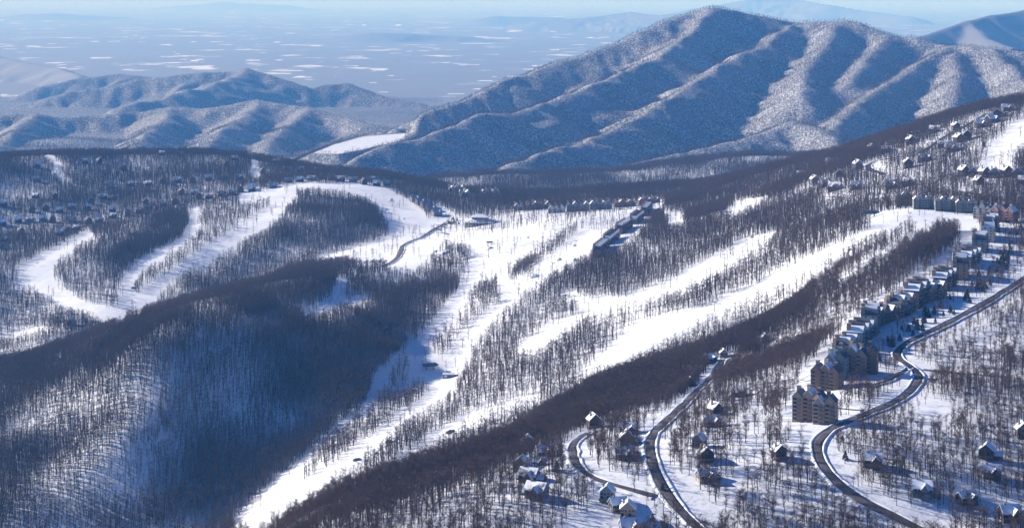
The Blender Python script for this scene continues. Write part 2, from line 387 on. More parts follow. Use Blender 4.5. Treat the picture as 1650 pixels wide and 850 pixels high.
# base densities
paint([(440,866),(700,775),(885,715),(979,680),(1073,650),(1149,620),(1230,600),(1300,600),(1340,690),(1420,700),(1650,500),(1900,400),(1900,860),(440,868)], .76)
paint([(440,868),(533,836),(638,801),(717,772),(819,733),(885,710),(979,674),(1073,643),(1149,616),(1230,588),(1230,545),(1149,566),(1073,591),(979,622),(885,668),(819,716),(717,758),(638,786),(533,823)], 1.8)
paint([(1480,560),(1900,480),(1900,560),(1500,600)], .5)
paint([(1300,330),(1450,240),(1620,180),(1640,300),(1500,330),(1380,350)], .62)
paint([(0,340),(420,300),(420,325),(300,345),(140,380),(0,400)], .9)
paint([(560,800),(700,725),(850,660),(860,620),(740,650),(640,710),(500,800),(440,850)], .6)
paint([(850,560),(930,505),(1000,500),(1100,490),(1000,545),(930,610),(860,630),(750,650),(740,620),(800,590)], .8)
paint([(1180,690),(1215,640),(1230,700),(1195,800),(1170,850),(1150,850),(1165,760)], .18)
# island between the left runs
paint([(320,350),(440,320),(430,345),(330,405),(240,470),(225,460),(300,395)], .5)
RUNS = [
 [(140,370),(100,392),(60,412),(25,430),(28,450),(70,470),(105,492),(160,514),(200,516),(195,504),(140,488),(108,475),(86,455),(80,435),(97,415),(125,393),(150,380)],
 [(322,333),(300,338),(305,355),(296,380),(260,400),(215,425),(193,452),(186,480),(190,505),(226,502),(236,482),(214,470),(214,455),(230,435),(265,410),(302,388),(318,365)],
 [(385,312),(480,294),(475,315),(458,337),(430,362),(388,388),(352,408),(330,424),(285,446),(255,470),(238,488),(226,502),(196,510),(205,490),(240,462),(290,427),(330,400),(372,372),(402,350),(432,333),(440,318),(385,322)],
 [(470,296),(560,295),(612,300),(650,318),(682,343),(692,357),(684,370),(665,388),(640,398),(600,408),(540,418),(500,420),(520,408),(560,400),(606,388),(628,378),(618,350),(607,330),(582,315),(550,306),(480,304)],
 [(600,408),(640,396),(700,382),(705,400),(690,425),(640,432),(612,420)],
 [(365,850),(430,785),(520,710),(590,650),(604,600),(640,570),(690,530),(712,500),(733,470),(745,450),(752,430),(765,412),(750,400),(700,392),(690,378),(745,360),(800,350),(880,343),
  (940,342),(1000,338),(1030,336),(1012,362),(985,374),(962,398),(945,415),(905,432),(880,452),(850,474),(832,490),(802,510),(772,542),(745,585),(738,612),(730,632),(700,655),(640,695),(580,745),(500,795),(425,852)],
 [(1250,374),(1200,384),(1150,412),(1080,452),(1010,478),(950,486),(915,468),(903,478),(932,503),(890,520),(850,548),(828,575),(850,582),(900,548),(940,515),(1000,502),(1090,477),(1160,442),(1230,402)],
 [(1395,345),(1460,337),(1572,350),(1580,372),(1552,405),(1502,445),(1440,485),(1385,528),(1340,580),(1305,605),(1303,583),(1364,526),(1410,491),(1456,460),(1508,424),(1540,392),(1552,372),(1510,358),(1440,380),(1350,425),(1260,462),
  (1190,492),(1130,522),(1060,562),(1000,592),(960,602),(925,606),(985,562),(1008,530),(1080,503),(1130,496),(1200,468),(1280,428),(1360,388),(1418,362),(1392,360)],
 [(1505,360),(1470,374),(1440,389),(1400,416),(1350,454),(1356,463),(1405,429),(1446,401),(1478,385),(1510,366)],
 [(750,668),(820,650),(868,636),(862,655),(800,672),(740,702),(660,745),(560,798),(600,762),(680,712)],
 [(1660,178),(1600,228),(1580,258),(1585,276),(1625,277),(1640,232),(1660,205)],
 [(484,512),(510,497),(545,487),(560,477),(595,479),(604,490),(572,500),(540,506),(520,516),(490,521)],
 [(1168,338),(1190,323),(1240,318),(1205,331),(1182,347)],
 [(1065,343),(1100,343),(1098,360),(1080,362)],
 [(1255,660),(1285,625),(1303,590),(1340,570),(1350,600),(1340,680),(1330,705),(1300,715),(1265,690)],
 [(880,853),(935,827),(985,818),(1004,853)],
 [(1485,640),(1510,640),(1540,665),(1500,672),(1475,665)],
 [(-20,545),(60,528),(85,530),(60,545),(-20,560)],
 [(-20,575),(60,555),(100,545),(105,550),(60,562),(-20,588)],
 [(1192,259),(1240,248),(1290,244),(1335,246),(1342,251),(1290,252),(1240,257),(1200,263)],
 [(700,330),(720,340),(745,352),(740,365),(700,378),(690,360)],
]
CLR = np.zeros(DEN.shape, np.float32)
def runclear():
    for k_, r in enumerate(RUNS):
        for fr in ((0,) if k_ in (9, 11, 17, 18, 19) else (0, .4) if k_ in (5, 6, 7, 8) else (0, .5, 1)):
            q = [(u, v + fr * 13.5 * F / hit(u, v)[1]) for u, v in r]; paint(q, 0.0); paint(q, 1.0, CLR)
runclear()
paint([(560,800),(640,745),(740,702),(862,657),(872,640),(830,625),(745,640),(705,668),(640,715),(560,775),(470,850),(430,850)], 1.0); paint([(560,800),(640,745),(740,702),(862,657),(872,640),(830,625),(745,640),(705,668),(640,715),(560,775),(470,850)], 0.0, CLR)
paint(RUNS[9], .3); paint(RUNS[9], 0.0, CLR)
# tree islands inside the runs
def island(pts, v=.8): paint(pts, v); paint(pts, 0.0, CLR)
island([(690,578),(700,545),(745,508),(762,470),(795,458),(805,488),(772,510),(742,540),(715,572)], .7)
island([(490,752),(560,690),(608,650),(628,600),(645,572),(660,590),(655,625),(690,615),(680,640),(640,665),(580,712),(525,752),(470,790)], .55)
island([(815,448),(850,420),(900,385),(945,350),(952,360),(905,395),(860,430),(820,454)], .8)
island([(1350,420),(1440,380),(1448,392),(1400,428),(1350,462),(1290,478),(1290,455)], .6)
island([(1440,385),(1470,362),(1478,372),(1450,398)], .45)
island([(690,420),(705,400),(745,402),(760,412),(745,440),(700,440)], .5)
island([(565,402),(610,398),(612,404),(570,410)], .4)
# dense stands
paint([(215,380),(255,350),(300,343),(300,375),(250,400),(205,430),(180,460),(150,440),(185,405)], 1.9)
paint([(470,330),(520,300),(575,315),(612,345),(615,370),(560,395),(480,395),(400,400),(380,440),(330,440),(390,400)], 1.25)
paint([(1380,500),(1460,440),(1530,395),(1548,375),(1500,362),(1440,400),(1360,460),(1240,520),(1149,560),(1240,545),(1330,530)], 1.6)
paint([(0,520),(70,470),(160,515),(120,530),(0,530)], 1.3)
paint([(-60,600),(0,590),(135,550),(300,505),(560,430),(560,450),(300,560),(0,700),(0,850),(-60,850)], 1.7)
paint([(0,660),(150,610),(300,560),(430,520),(600,505),(640,470),(700,440),(735,450),(700,510),(640,560),(600,610),(585,650),(520,705),(430,780),(365,850),(0,850)], 1.5)
paint([(300,600),(430,530),(600,510),(640,560),(600,610),(585,650),(520,705),(430,780),(365,850),(220,850)], 2.2)
runclear()
island([(690,578),(700,545),(745,508),(762,470),(795,458),(805,488),(772,510),(742,540),(715,572)], .8)
island([(490,752),(560,690),(608,650),(628,600),(645,572),(660,590),(655,625),(690,615),(680,640),(640,665),(580,712),(525,752),(470,790)], .75)
island([(815,448),(850,420),(900,385),(945,350),(952,360),(905,395),(860,430),(820,454)], .8)
island([(1350,420),(1440,380),(1448,392),(1400,428),(1350,462),(1290,478),(1290,455)], .7)
island([(1440,385),(1470,362),(1478,372),(1450,398)], .6)
island([(690,420),(705,400),(745,402),(760,412),(745,440),(700,440)], .6)
# ground around the condominiums
paint([(1345,600),(1400,545),(1500,470),(1560,430),(1590,380),(1560,345),(1620,340),(1650,380),(1650,440),(1540,510),(1460,550),(1430,580),(1400,620),(1350,650)], .30)
paint([(690,352),(760,348),(1070,322),(1070,335),(1010,400),(960,420),(985,372),(760,372),(700,382)], .12)
paint([(560,405),(620,402),(630,425),(600,435),(560,428)], 0.0)
paint(RUNS[7], 0.0)
island([(1350,420),(1440,380),(1448,392),(1400,428),(1350,462),(1290,478),(1290,455)], .7)
island([(1440,385),(1470,362),(1478,372),(1450,398)], .6)

paint([(465,512),(490,495),(535,476),(560,470),(560,477),(545,487),(510,497),(484,512)], .35)
DEN = np.maximum(DEN, CLR * .05 * (fbm(GXX, GYY, 60, 2, 91) > .15)).astype(np.float32)

# ------------------------------------------------------------------ materials
def snow_ground(name, big):
    m = bpy.data.materials.new(name); m.use_nodes = True; nt = m.node_tree; N = nt.nodes; L = nt.links
    b = N['Principled BSDF']; b.inputs['Roughness'].default_value = .65; b.inputs['Specular IOR Level'].default_value = .2
    tc = N.new('ShaderNodeTexCoord')
    at1 = N.new('ShaderNodeAttribute'); at1.attribute_name = 'wood'
    def noise(sc, det, ro=.6):
        n = N.new('ShaderNodeTexNoise'); n.inputs['Scale'].default_value = sc; n.inputs['Detail'].default_value = det; n.inputs['Roughness'].default_value = ro
        L.new(tc.outputs['Object'], n.inputs['Vector']); return n.outputs['Fac']
    def ramp(f, p0, p1, c0, c1):
        r = N.new('ShaderNodeValToRGB'); r.color_ramp.elements[0].position = p0; r.color_ramp.elements[1].position = p1
        r.color_ramp.elements[0].color = (*c0, 1); r.color_ramp.elements[1].color = (*c1, 1); L.new(f, r.inputs[0]); return r.outputs[0]
    def mth(op, a, c):
        x = N.new('ShaderNodeMath'); x.operation = op
        for i, q in enumerate((a, c)):
            if isinstance(q, (int, float)): x.inputs[i].default_value = q
            else: L.new(q, x.inputs[i])
        x.use_clamp = op == 'MULTIPLY'; return x.outputs[0]
    def mix(f, a, c):
        x = N.new('ShaderNodeMix'); x.data_type = 'RGBA'; L.new(f, x.inputs[0]); L.new(a, x.inputs[6]); L.new(c, x.inputs[7]); return x.outputs[2]
    snow = ramp(noise(.02, 6, .7), .3, .7, (.66, .67, .69), (.82, .825, .83))
    if big:   # wooded mountain side: trunks and brush over snow, too small to be seen one by one
        brush = ramp(noise(.004, 3), .3, .7, (.045, .038, .040), (.070, .058, .056))
        f1 = ramp(noise(.13, 5, .8), .40, .52, (.12, .12, .12), (1, 1, 1))
        f2 = ramp(noise(.0022, 4), .3, .7, (.80, .80, .80), (1, 1, 1))
        fac = mth('MULTIPLY', mth('MULTIPLY', f1, f2), at1.outputs['Fac'])
        col = mix(fac, snow, brush)
        hs = noise(.09, 5, .75)
        bp = N.new('ShaderNodeBump'); bp.inputs['Strength'].default_value = .6; bp.inputs['Distance'].default_value = 7
        L.new(hs, bp.inputs['Height']); L.new(bp.outputs[0], b.inputs['Normal'])
    else:     # leaf litter and low brush showing through the snow under the trees
        litter = ramp(noise(.05, 3), .3, .7, (.10, .075, .06), (.16, .12, .10))
        f1 = ramp(noise(.22, 6, .8), .54, .70, (0, 0, 0), (1, 1, 1))
        fac = mth('MULTIPLY', f1, at1.outputs['Fac'])
        col = mix(fac, snow, litter)
        bp = N.new('ShaderNodeBump'); bp.inputs['Strength'].default_value = .5; bp.inputs['Distance'].default_value = 2.2
        L.new(noise(.05, 5, .62), bp.inputs['Height']); L.new(bp.outputs[0], b.inputs['Normal'])
    L.new(col, b.inputs['Base Color']); return m
M_near = snow_ground('snowy_ground', False); M_mtn = snow_ground('wooded_mountain', True)

def plain_mat():
    m = bpy.data.materials.new('valley_fields'); m.use_nodes = True; nt = m.node_tree; N = nt.nodes; L = nt.links
    b = N['Principled BSDF']; b.inputs['Roughness'].default_value = .8
    at_ = N.new('ShaderNodeAttribute'); at_.attribute_name = 'field'
    r = N.new('ShaderNodeMix'); r.data_type = 'RGBA'; r.inputs[6].default_value = (.15, .15, .16, 1); r.inputs[7].default_value = (.85, .85, .85, 1)
    tc = N.new('ShaderNodeTexCoord'); n = N.new('ShaderNodeTexNoise'); n.inputs['Scale'].default_value = .0009; n.inputs['Detail'].default_value = 6; n.inputs['Roughness'].default_value = .7
    L.new(tc.outputs['Object'], n.inputs['Vector'])
    rr = N.new('ShaderNodeValToRGB'); rr.color_ramp.elements[0].position = .59; rr.color_ramp.elements[1].position = .64
    rr.color_ramp.elements[0].color = (0, 0, 0, 1); rr.color_ramp.elements[1].color = (.8, .8, .8, 1); L.new(n.outputs['Fac'], rr.inputs[0])
    at2 = N.new('ShaderNodeAttribute'); at2.attribute_name = 'hill'
    s = N.new('ShaderNodeMath'); s.operation = 'SUBTRACT'; L.new(rr.outputs[0], s.inputs[0]); L.new(at2.outputs['Fac'], s.inputs[1]); s.use_clamp = True
    a = N.new('ShaderNodeMath'); a.operation = 'MAXIMUM'; L.new(s.outputs[0], a.inputs[0]); L.new(at_.outputs['Fac'], a.inputs[1])
    L.new(a.outputs[0], r.inputs[0]); L.new(r.outputs[2], b.inputs['Base Color']); return m
M_plain = plain_mat()

# ------------------------------------------------------------------ roads
ROADS = [
 ([(1135,860),(1118,845),(1085,810),(1062,772),(1050,740),(1047,715),(1056,696),(1080,673),(1112,643),(1140,615),(1158,592),(1166,578)], 8),
 ([(1066,803),(1020,790),(980,780),(948,768),(930,750),(923,730),(925,714),(940,702),(960,692)], 7),
 ([(1500,862),(1470,845),(1420,825),(1365,793),(1332,760),(1317,733),(1320,708),(1342,690),(1390,670),(1435,652),(1466,632),(1480,612),(1476,596),(1455,584),(1443,572),(1455,556),(1500,535),(1550,510),(1600,482),(1650,450),(1720,410)], 8),
 ([(1478,597),(1530,600),(1590,606),(1660,612)], 8),
 ([(70,248),(80,260),(95,268),(88,280),(100,292),(112,300)], 3.5),
 ([(398,256),(412,266),(405,280),(414,291)], 3.5),
 ([(1395,625),(1425,618),(1448,605),(1470,590)], 5),
 ([(1330,655),(1365,662),(1400,662)], 6),
 ([(520,436),(560,434),(600,432),(630,424),(645,408),(650,396),(665,388),(682,382),(700,370),(722,358)], 10),
 ([(1425,282),(1402,274),(1400,266),(1412,259),(1440,255),(1475,250),(1500,236),(1530,217),(1570,196),(1592,182)], 10),
 ([(1490,303),(1540,308),(1600,318),(1650,318)], 7),
 ([(1330,318),(1400,321),(1490,322),(1570,318),(1610,314)], 5),
 ([(515,500),(538,484),(546,470),(548,450)], 3),
 ([(700,415),(740,420),(770,412)], 6),
]
def spline(pts, step):
    pts = np.array(pts, float); seg = np.r_[0, np.cumsum(np.hypot(*np.diff(pts[:, :2], axis=0).T))]
    # Catmull-Rom through points, then resample
    P0 = np.vstack([2 * pts[0] - pts[1], pts, 2 * pts[-1] - pts[-2]]); out = []
    for i in range(1, len(P0) - 2):
        for t in np.linspace(0, 1, 12, endpoint=False):
            a, b, c, d = P0[i - 1], P0[i], P0[i + 1], P0[i + 2]
            out.append(.5 * ((2 * b) + (-a + c) * t + (2 * a - 5 * b + 4 * c - d) * t * t + (-a + 3 * b - 3 * c + d) * t ** 3))
    out.append(pts[-1]); out = np.array(out); s = np.r_[0, np.cumsum(np.hypot(*np.diff(out, axis=0).T))]
    q = np.arange(0, s[-1], step); return np.stack([np.interp(q, s, out[:, 0]), np.interp(q, s, out[:, 1])], 1)
M_road = mat('plowed_asphalt', (.085, .070, .066), .8, noise=.45, scale=.09)
M_bank = mat('snow_bank', (.78, .79, .8), .7, noise=.12, scale=.3)
road_pts = []
def strip(name, c, offs, zoff, m):
    t = np.gradient(c, axis=0); t /= np.hypot(t[:, 0], t[:, 1])[:, None] + 1e-9; n = np.stack([-t[:, 1], t[:, 0]], 1)
    k = len(offs); V = []
    zc = np.array(sample1(c[:, 0], c[:, 1])); zs = np.convolve(np.pad(zc, 4, 'edge'), np.ones(9) / 9, 'valid')
    for o, zo in zip(offs, zoff):
        p = c + n * (o + (np.sign(o) * 1.1 * fbm(c[:, 0], c[:, 1], 18, 2, 5) if m is M_bank and abs(o) > abs(offs[0 if offs[0] * offs[0] < offs[-1] * offs[-1] else -1]) + .1 else .5 * fbm(c[:, 0], c[:, 1], 25, 2, 9)))[:, None]; z = np.maximum(np.array(sample1(p[:, 0], p[:, 1])), zs - 1.5 if zo > -1 else -1e9) + zo
        V.append(np.stack([p[:, 0], p[:, 1], z + ZC], 1))
    V = np.stack(V, 1).reshape(-1, 3); nr = len(c)
    return mesh_np(name, V, grid_faces(nr, k)[:, ::-1].copy(), m, smooth=True)
for pts, w in ROADS:
    c = spline([hit(u, v) for u, v in dens(pts, False, 25)], 4.0); trk = w < 4
    c[:, 0] = np.convolve(np.pad(c[:, 0], 5, 'edge'), np.ones(11) / 11, 'valid'); c[:, 1] = np.convolve(np.pad(c[:, 1], 5, 'edge'), np.ones(11) / 11, 'valid')
    h = w / 2
    tag(strip('road', c, [-h - .3, -h, -h / 3, h / 3, h, h + .3], [-.8, .55, .62, .62, .55, -.8] if not trk else [-.8, .25, .3, .3, .25, -.8], M_road if not trk else M_bank), kind='structure')
    for s in (() if trk else (-1, 1)):
        tag(strip('snow_bank', c, [s * (h - .4), s * (h + .5), s * (h + 1.6), s * (h + 3.2)][::s], [.2, 1.25, 1.1, -.6][::s], M_bank), kind='structure')
    for p in c[::2]: paint_disc(p[0], p[1], h + 8, 0.0)
    road_pts.append(c)

# ------------------------------------------------------------------ terrain meshes
def grid_lookup(A, x, y):
    j = np.clip(((x - GX0) / GS).astype(int), 0, len(gx) - 1); i = np.clip(((y - GY0) / GS).astype(int), 0, len(gy) - 1); return A[i, j]
wood1 = 1 - grid_lookup(CLR, X1, D1)
o = mesh_np('terrain', np.stack([X1, D1, Z1 + ZC], -1).reshape(-1, 3), grid_faces(*X1.shape), M_near, {'wood': wood1}, True); tag(o, kind='structure')
wood2 = np.where(D2 > 8900, 1.5, 1.03)
def in2(pts):
    w = np.array([hit(u, v, True) for u, v in dens(pts)]); return inpoly(w, X2, D2)
FIELD2 = [[(505,252),(508,243),(545,234),(580,225),(605,215),(650,217),(648,226),(600,238),(560,243),(530,252),(515,256)],]
CL2 = np.zeros(X2.shape, bool)
CL2 |= inpoly(BEN, X2, D2)
wood2[CL2] = 0
o = mesh_np('mountains', np.stack([X2, D2, Z2 + ZC], -1).reshape(-1, 3), grid_faces(*X2.shape), M_mtn, {'wood': wood2}, True); tag(o, kind='structure')
# snowy fields on the plain: (column, row, width, height) of each as seen
field = np.zeros(X3.shape, np.float32)
FL = [(420,104,70,6),(300,108,90,4),(460,113,60,3),(230,112,70,4),(110,115,60,10),(30,148,60,9),(540,108,120,4),(520,128,40,5),(870,90,90,5),(265,85,60,4),
      (185,67,25,3),(230,70,40,3),(345,54,50,2.5),(490,90,80,4),(510,100,50,2),(605,79,60,3.5),(700,88,50,3),(700,100,40,3),(800,64,40,4),(760,70,60,2.5),(420,86,20,3),
      (120,61,60,2.5),(20,38,25,2),(570,36,35,3),(450,42,60,2),(640,62,20,2.5),(330,110,50,6),(400,97,20,3),(770,60,30,2),(720,139,30,2.5),(95,108,25,5),(15,163,20,4),
      (60,85,90,3),(160,92,40,3),(200,101,30,3),(620,95,40,2),(560,93,30,2),(290,94,30,2),(680,75,30,2),(900,60,40,2),(980,70,40,2),(1415,41,70,4),(1440,46,50,3),(1525,18,30,2),
      (140,125,50,3),(75,127,60,4),(120,132,60,4),(600,133,16,3),(615,148,20,2),(470,72,30,2),(400,63,30,1.5),(390,73,16,2),(830,50,40,1.5),(700,45,40,1.5),(30,78,60,2)]
V3 = HV + F * (-Z3) / D3
wob = fbm(U3, V3 * 8, 30, 3, 12)
FL = [(u, v, w * .8, h * .7) for u, v, w, h in FL]
for q in range(700):
    v = 16 + 150 * rng.random() ** 1.5; u = rng.uniform(-100, 1700)
    FL.append((u, v, rng.uniform(4, 22) * (.5 + v / 120), rng.uniform(.4, 1.5) * (.4 + v / 90)))
rag = fbm(X3, D3 * .5, 450, 4, 15)
nA = fbm(X3, D3, 1500, 4, 7); nB = fbm(X3, D3, 1300, 4, 3); vrow = HV + F * 800 / DS3
for (u, v, w, h) in FL:
    i0 = int(np.searchsorted(-vrow, -(v + 3 * h))); i1 = int(np.searchsorted(-vrow, -(v - 3 * h))) + 1
    j0 = int(max(0, (u - 1.5 * w + 300) / 3)); j1 = int(max(1, (u + 1.5 * w + 300) / 3))
    q = (slice(max(0, i0), i1), slice(j0, j1)); sg = 1 if int(u) % 2 else -1
    e = np.abs(U3[q] - u + w * .35 * nA[q] * sg) / (w * .5); g = np.abs(V3[q] - v + h * .9 * nB[q] * sg) / (h * .36)
    field[q] = np.maximum(field[q], 1 - sstep(np.maximum(e, g), .8, 1.1))
hill = sstep(Z3, -780, -740)
field = field * sstep(rag, -.3, .1) * (1 - hill) * (.75 + .25 * nA)
o = mesh_np('plain', np.stack([X3, D3, Z3 + ZC], -1).reshape(-1, 3), grid_faces(*X3.shape), M_plain, {'field': field, 'hill': hill}, True); tag(o, kind='structure')

# ------------------------------------------------------------------ haze (a closed box of even, thin air around everything)
hz = bpy.data.materials.new('haze'); hz.use_nodes = True; hz.node_tree.nodes.clear()
pv = hz.node_tree.nodes.new('ShaderNodeVolumePrincipled'); ho = hz.node_tree.nodes.new('ShaderNodeOutputMaterial')
pv.inputs['Color'].default_value = (.155, .46, 1.0, 1); pv.inputs['Absorption Color'].default_value = (1, 1, 1, 1); pv.inputs['Density'].default_value = HAZE; pv.inputs['Anisotropy'].default_value = .0
hz.node_tree.links.new(pv.outputs[0], ho.inputs['Volume'])
tag(MB().box(-150000, 150000, -20000, 142000, ZC - 1600, ZC + 60).build('haze', hz), kind='stuff')

# ------------------------------------------------------------------ tree shapes
M_bark = mat('bark', (.045, .034, .030), .9, noise=.3, scale=.5)
M_twig = mat('twigs', (.115, .070, .050), .9, noise=.25, scale=.15)
M_needle = mat('needles', (.030, .045, .030), .9, noise=.4, scale=.8)
def bare_tree(seed, H=16.5, nl=9, nt=16, wid=.09, spread=.135):
    r = random.Random(seed); tr = MB(); cr = MB()
    x = y = 0.; z = -1.2; R = (.36 if nt > 12 else .42) * H / 15; pts = [(0, 0, z)]
    for k in range(4):
        x += r.uniform(-.25, .25); y += r.uniform(-.25, .25); pts.append((x, y, H * (k + 1) * .235))
    for k in range(4): tr.tube(pts[k], pts[k + 1], R * (1 - .22 * k), R * (1 - .22 * (k + 1)), 4)
    def on(t):
        t = t * 4; k = min(3, int(t)); f = t - k; return [pts[k][i] * (1 - f) + pts[k + 1][i] * f for i in range(3)]
    def twig(p, q, w):
        p = Vector(p); q = Vector(q); d = (q - p); s = d.cross(Vector((r.uniform(-1, 1), r.uniform(-1, 1), r.uniform(-.3, .3)))).normalized() * w
        b = len(cr.v); cr.v += [tuple(p - s), tuple(p + s), tuple(q)]; cr.f.append([b, b + 1, b + 2])
    for k in range(nl):
        t = r.uniform(.33, 1.0); p = on(t); a = r.uniform(0, 2 * pi); L = H * spread * r.uniform(.7, 1.35) * (1.15 - .45 * abs(t - .65) * 2)
        up = r.uniform(.8, 1.9); q = (p[0] + cos(a) * L, p[1] + sin(a) * L, p[2] + up * L)
        (tr if k < 5 else cr).tube(p, q, .07 + .03 * (1 - t), .025, 3)
        for j in range(nt):
            f = r.uniform(.05, 1.0); s = [p[i] + (q[i] - p[i]) * f for i in range(3)]
            l = r.uniform(.9, 2.9); d = (r.gauss(0, .8) + cos(a) * .4, r.gauss(0, .8) + sin(a) * .4, r.uniform(.1, 1.3))
            twig(s, (s[0] + d[0] * l, s[1] + d[1] * l, s[2] + d[2] * l), wid * r.uniform(.6, 1.3))
    return tr, cr
def conifer(seed, H=9.):
    r = random.Random(seed); tr = MB(); cr = MB(); tr.tube((0, 0, -1), (0, 0, H * .96), .16, .03, 5)
    for k in range(150):
        t = r.random() ** .8; z = H * (.08 + .9 * t); R = H * .24 * (1 - t) ** .8 + .25; a = r.uniform(0, 2 * pi); rr = R * r.uniform(.55, 1.1)
        p = (cos(a) * rr * .15, sin(a) * rr * .15, z + .3); q = (cos(a) * rr, sin(a) * rr, z - rr * .25)
        w = .28 + .12 * R; s = (-sin(a) * w, cos(a) * w)
        b = len(cr.v); cr.v += [p, (q[0] * .7 + s[0], q[1] * .7 + s[1], q[2] + .15), q, (q[0] * .7 - s[0], q[1] * .7 - s[1], q[2] + .15)]; cr.f.append([b, b + 1, b + 2, b + 3])
        b = len(cr.v); cr.v += [p, (q[0] * .8, q[1] * .8, q[2] + .5), q, (q[0] * .7, q[1] * .7, q[2] - .35)]; cr.f.append([b, b + 1, b + 2, b + 3])
    return tr, cr
def joined(name, tr, cr, m1, m2):
    me = bpy.data.meshes.new(name); n = len(tr.v)
    me.from_pydata(tr.v + cr.v, [], tr.f + [[i + n for i in f] for f in cr.f]); me.materials.append(m1); me.materials.append(m2)
    me.polygons.foreach_set('material_index', np.r_[np.zeros(len(tr.f), int), np.ones(len(cr.f), int)].astype(np.int32))
    return me

# ------------------------------------------------------------------ buildings
M_wallN = [mat('stained_cedar', (.10, .075, .065), .8, noise=.2, scale=.6), mat('grey_boards', (.22, .21, .21), .8, noise=.15, scale=.6),
           mat('tan_boards', (.30, .24, .19), .8, noise=.15, scale=.6), mat('blue_grey_boards', (.17, .20, .23), .8, noise=.15, scale=.6), mat('dark_logs', (.06, .045, .04), .85, noise=.2, scale=.6)]
M_snowroof = mat('roof_snow', (.80, .81, .83), .6, noise=.08, scale=.25)
M_slate = mat('dark_roof', (.07, .075, .09), .6, noise=.25, scale=.4)
M_greyroof = mat('frosted_roof', (.35, .36, .39), .7, noise=.4, scale=.3)
M_glass = mat('window_glass', (.03, .04, .055), .12)
M_brick = mat('chimney_stone', (.25, .20, .18), .9, noise=.25, scale=2)
M_deck = mat('deck_wood', (.16, .12, .10), .85, noise=.2, scale=1)
M_trim = mat('white_trim', (.6, .6, .58), .6, noise=.05, scale=1)
FOUND = -6.
def house(style, wm, snow=True):
    r = random.Random(style); root = empty('house')
    w, d, h, rise = [(13, 9, 5.5, 4), (11, 10, 6.5, 4.5), (15, 9, 5, 3.6), (10, 9, 7.5, 4.5), (14, 11, 5.5, 4.8), (9, 8, 5.5, 4)][style % 6]
    ax = 'y' if style % 2 else 'x'; wall = MB(); roof = MB(); rm = M_snowroof if snow else M_slate
    wall.gable_wall(-w / 2, w / 2, -d / 2, d / 2, FOUND, h, h + rise, ax); roof.gable_roof(-w / 2, w / 2, -d / 2, d / 2, h, h + rise, .5, .8, ax)
    if style in (0, 2, 4):   # cross wing
        wall.gable_wall(-w * .05, w * .34, -d / 2 - 3.2, 0, FOUND, h * .9, h * .9 + rise * .75, 'y'); roof.gable_roof(-w * .05, w * .34, -d / 2 - 3.2, -.5, h * .9, h * .9 + rise * .75, .5, .5, 'y')
    if style in (1, 4):      # low garage wing
        wall.gable_wall(w / 2, w / 2 + 6, -d * .3, d * .35, FOUND, 3, 5.2, 'x'); roof.gable_roof(w / 2, w / 2 + 6, -d * .3, d * .35, 3, 5.2, .5, .5, 'x')
    wl = wall.build('wall', wm, root); rf = roof.build('roof', rm, root)
    cx = -w * .28; MB().box(cx - .7, cx + .7, -.6, .7, h, h + rise + 1.6).build('chimney', M_brick, root)
    dk = MB().box(-w / 2 - .3, w / 2 - .5, -d / 2 - 3.6, -d / 2 - .02, 2.1, 2.35)
    for px in (-w / 2, 0, w / 2 - .9): dk.box(px, px + .25, -d / 2 - 3.5, -d / 2 - 3.25, FOUND, 2.1)
    dk.box(-w / 2 - .3, w / 2 - .5, -d / 2 - 3.6, -d / 2 - 3.5, 2.35, 3.3); dk.build('deck', M_deck, root)
    for px in (-.36, -.14, .12, .36):
        if style in (0, 2, 4) and -.05 < px < .4: continue
        MB().box(px * w - .8, px * w + .8, -d / 2 - .06, -d / 2 + .1, h - 2.3, h - .8).build('window', M_glass, root)
        if px in (-.36, .12): MB().box(px * w - .9, px * w + .9, -d / 2 - .06, -d / 2 + .1, 2.4, 4.5 if h > 6 else 2.9).build('window', M_glass, root)
    for sx in (-1, 1):
        for py in (-.2, .22):
            x = sx * w / 2; MB().box(x - .06, x + .06, py * d - .7, py * d + .7, h - 2.4, h - .9).build('window', M_glass, root)
    x = -w / 2; MB().box(x - .08, x + .08, -.6, .5, .1, 2.2).build('door', M_trim, root)
    index_children(root); return root, w

def condo(n, uw, depth, floors, wm, seed=0, gap=0., sx=1.0, light=False):
    """row of stepped units, front towards -y"""
    r = random.Random(seed); root = empty('apartment_building'); wall = MB(); fh = 3.0
    for i in range(n):
        x0 = (i - n / 2) * uw + (.003 if i else 0); x1 = x0 + uw - .006; off = (i % 2) * 1.6; h = floors * fh + (1.6 if i % 2 else 0) - (.0); y0 = -depth / 2 + off; y1 = depth / 2 + off * .5
        rise = uw * .55
        wall.gable_wall(x0, x1, y0, y1, -10, h, h + rise, 'y')
        MB().gable_roof(x0, x1, y0, y1, h, h + rise, .4, .25, 'y').build('roof', M_snowroof if (i + seed) % 2 else M_slate, root)
        MB().box(x0 + .3, x0 + 3.1, y1 - 3.2, y1 - .3, h, h + rise + 2.2).build('chimney', TAN if n > 2 else wm, root)
        for f in range(floors):
            z = f * fh
            MB().box(x0 + .5, x0 + uw * .45, y0 - .06, y0 + .1, z + .7, z + 2.4).build('window', M_glass, root)
            b = MB().box(x0 + uw * .5, x1 - .3, y0 - 1.5, y0 - .01, z + .0, z + .22); b.box(x0 + uw * .5, x1 - .3, y0 - 1.5, y0 - 1.42, z + .22, z + 1.1)
            b.build('balcony', M_trim if light else M_deck, root)
        if i in (0, n - 1):
            xs = x0 if i == 0 else x1
            for f in range(floors):
                for py in (-.22, .2): MB().box(xs - .06, xs + .06, py * depth - .7, py * depth + .7, f * fh + .8, f * fh + 2.3).build('window', M_glass, root)
    wall.build('wall', wm, root); return root

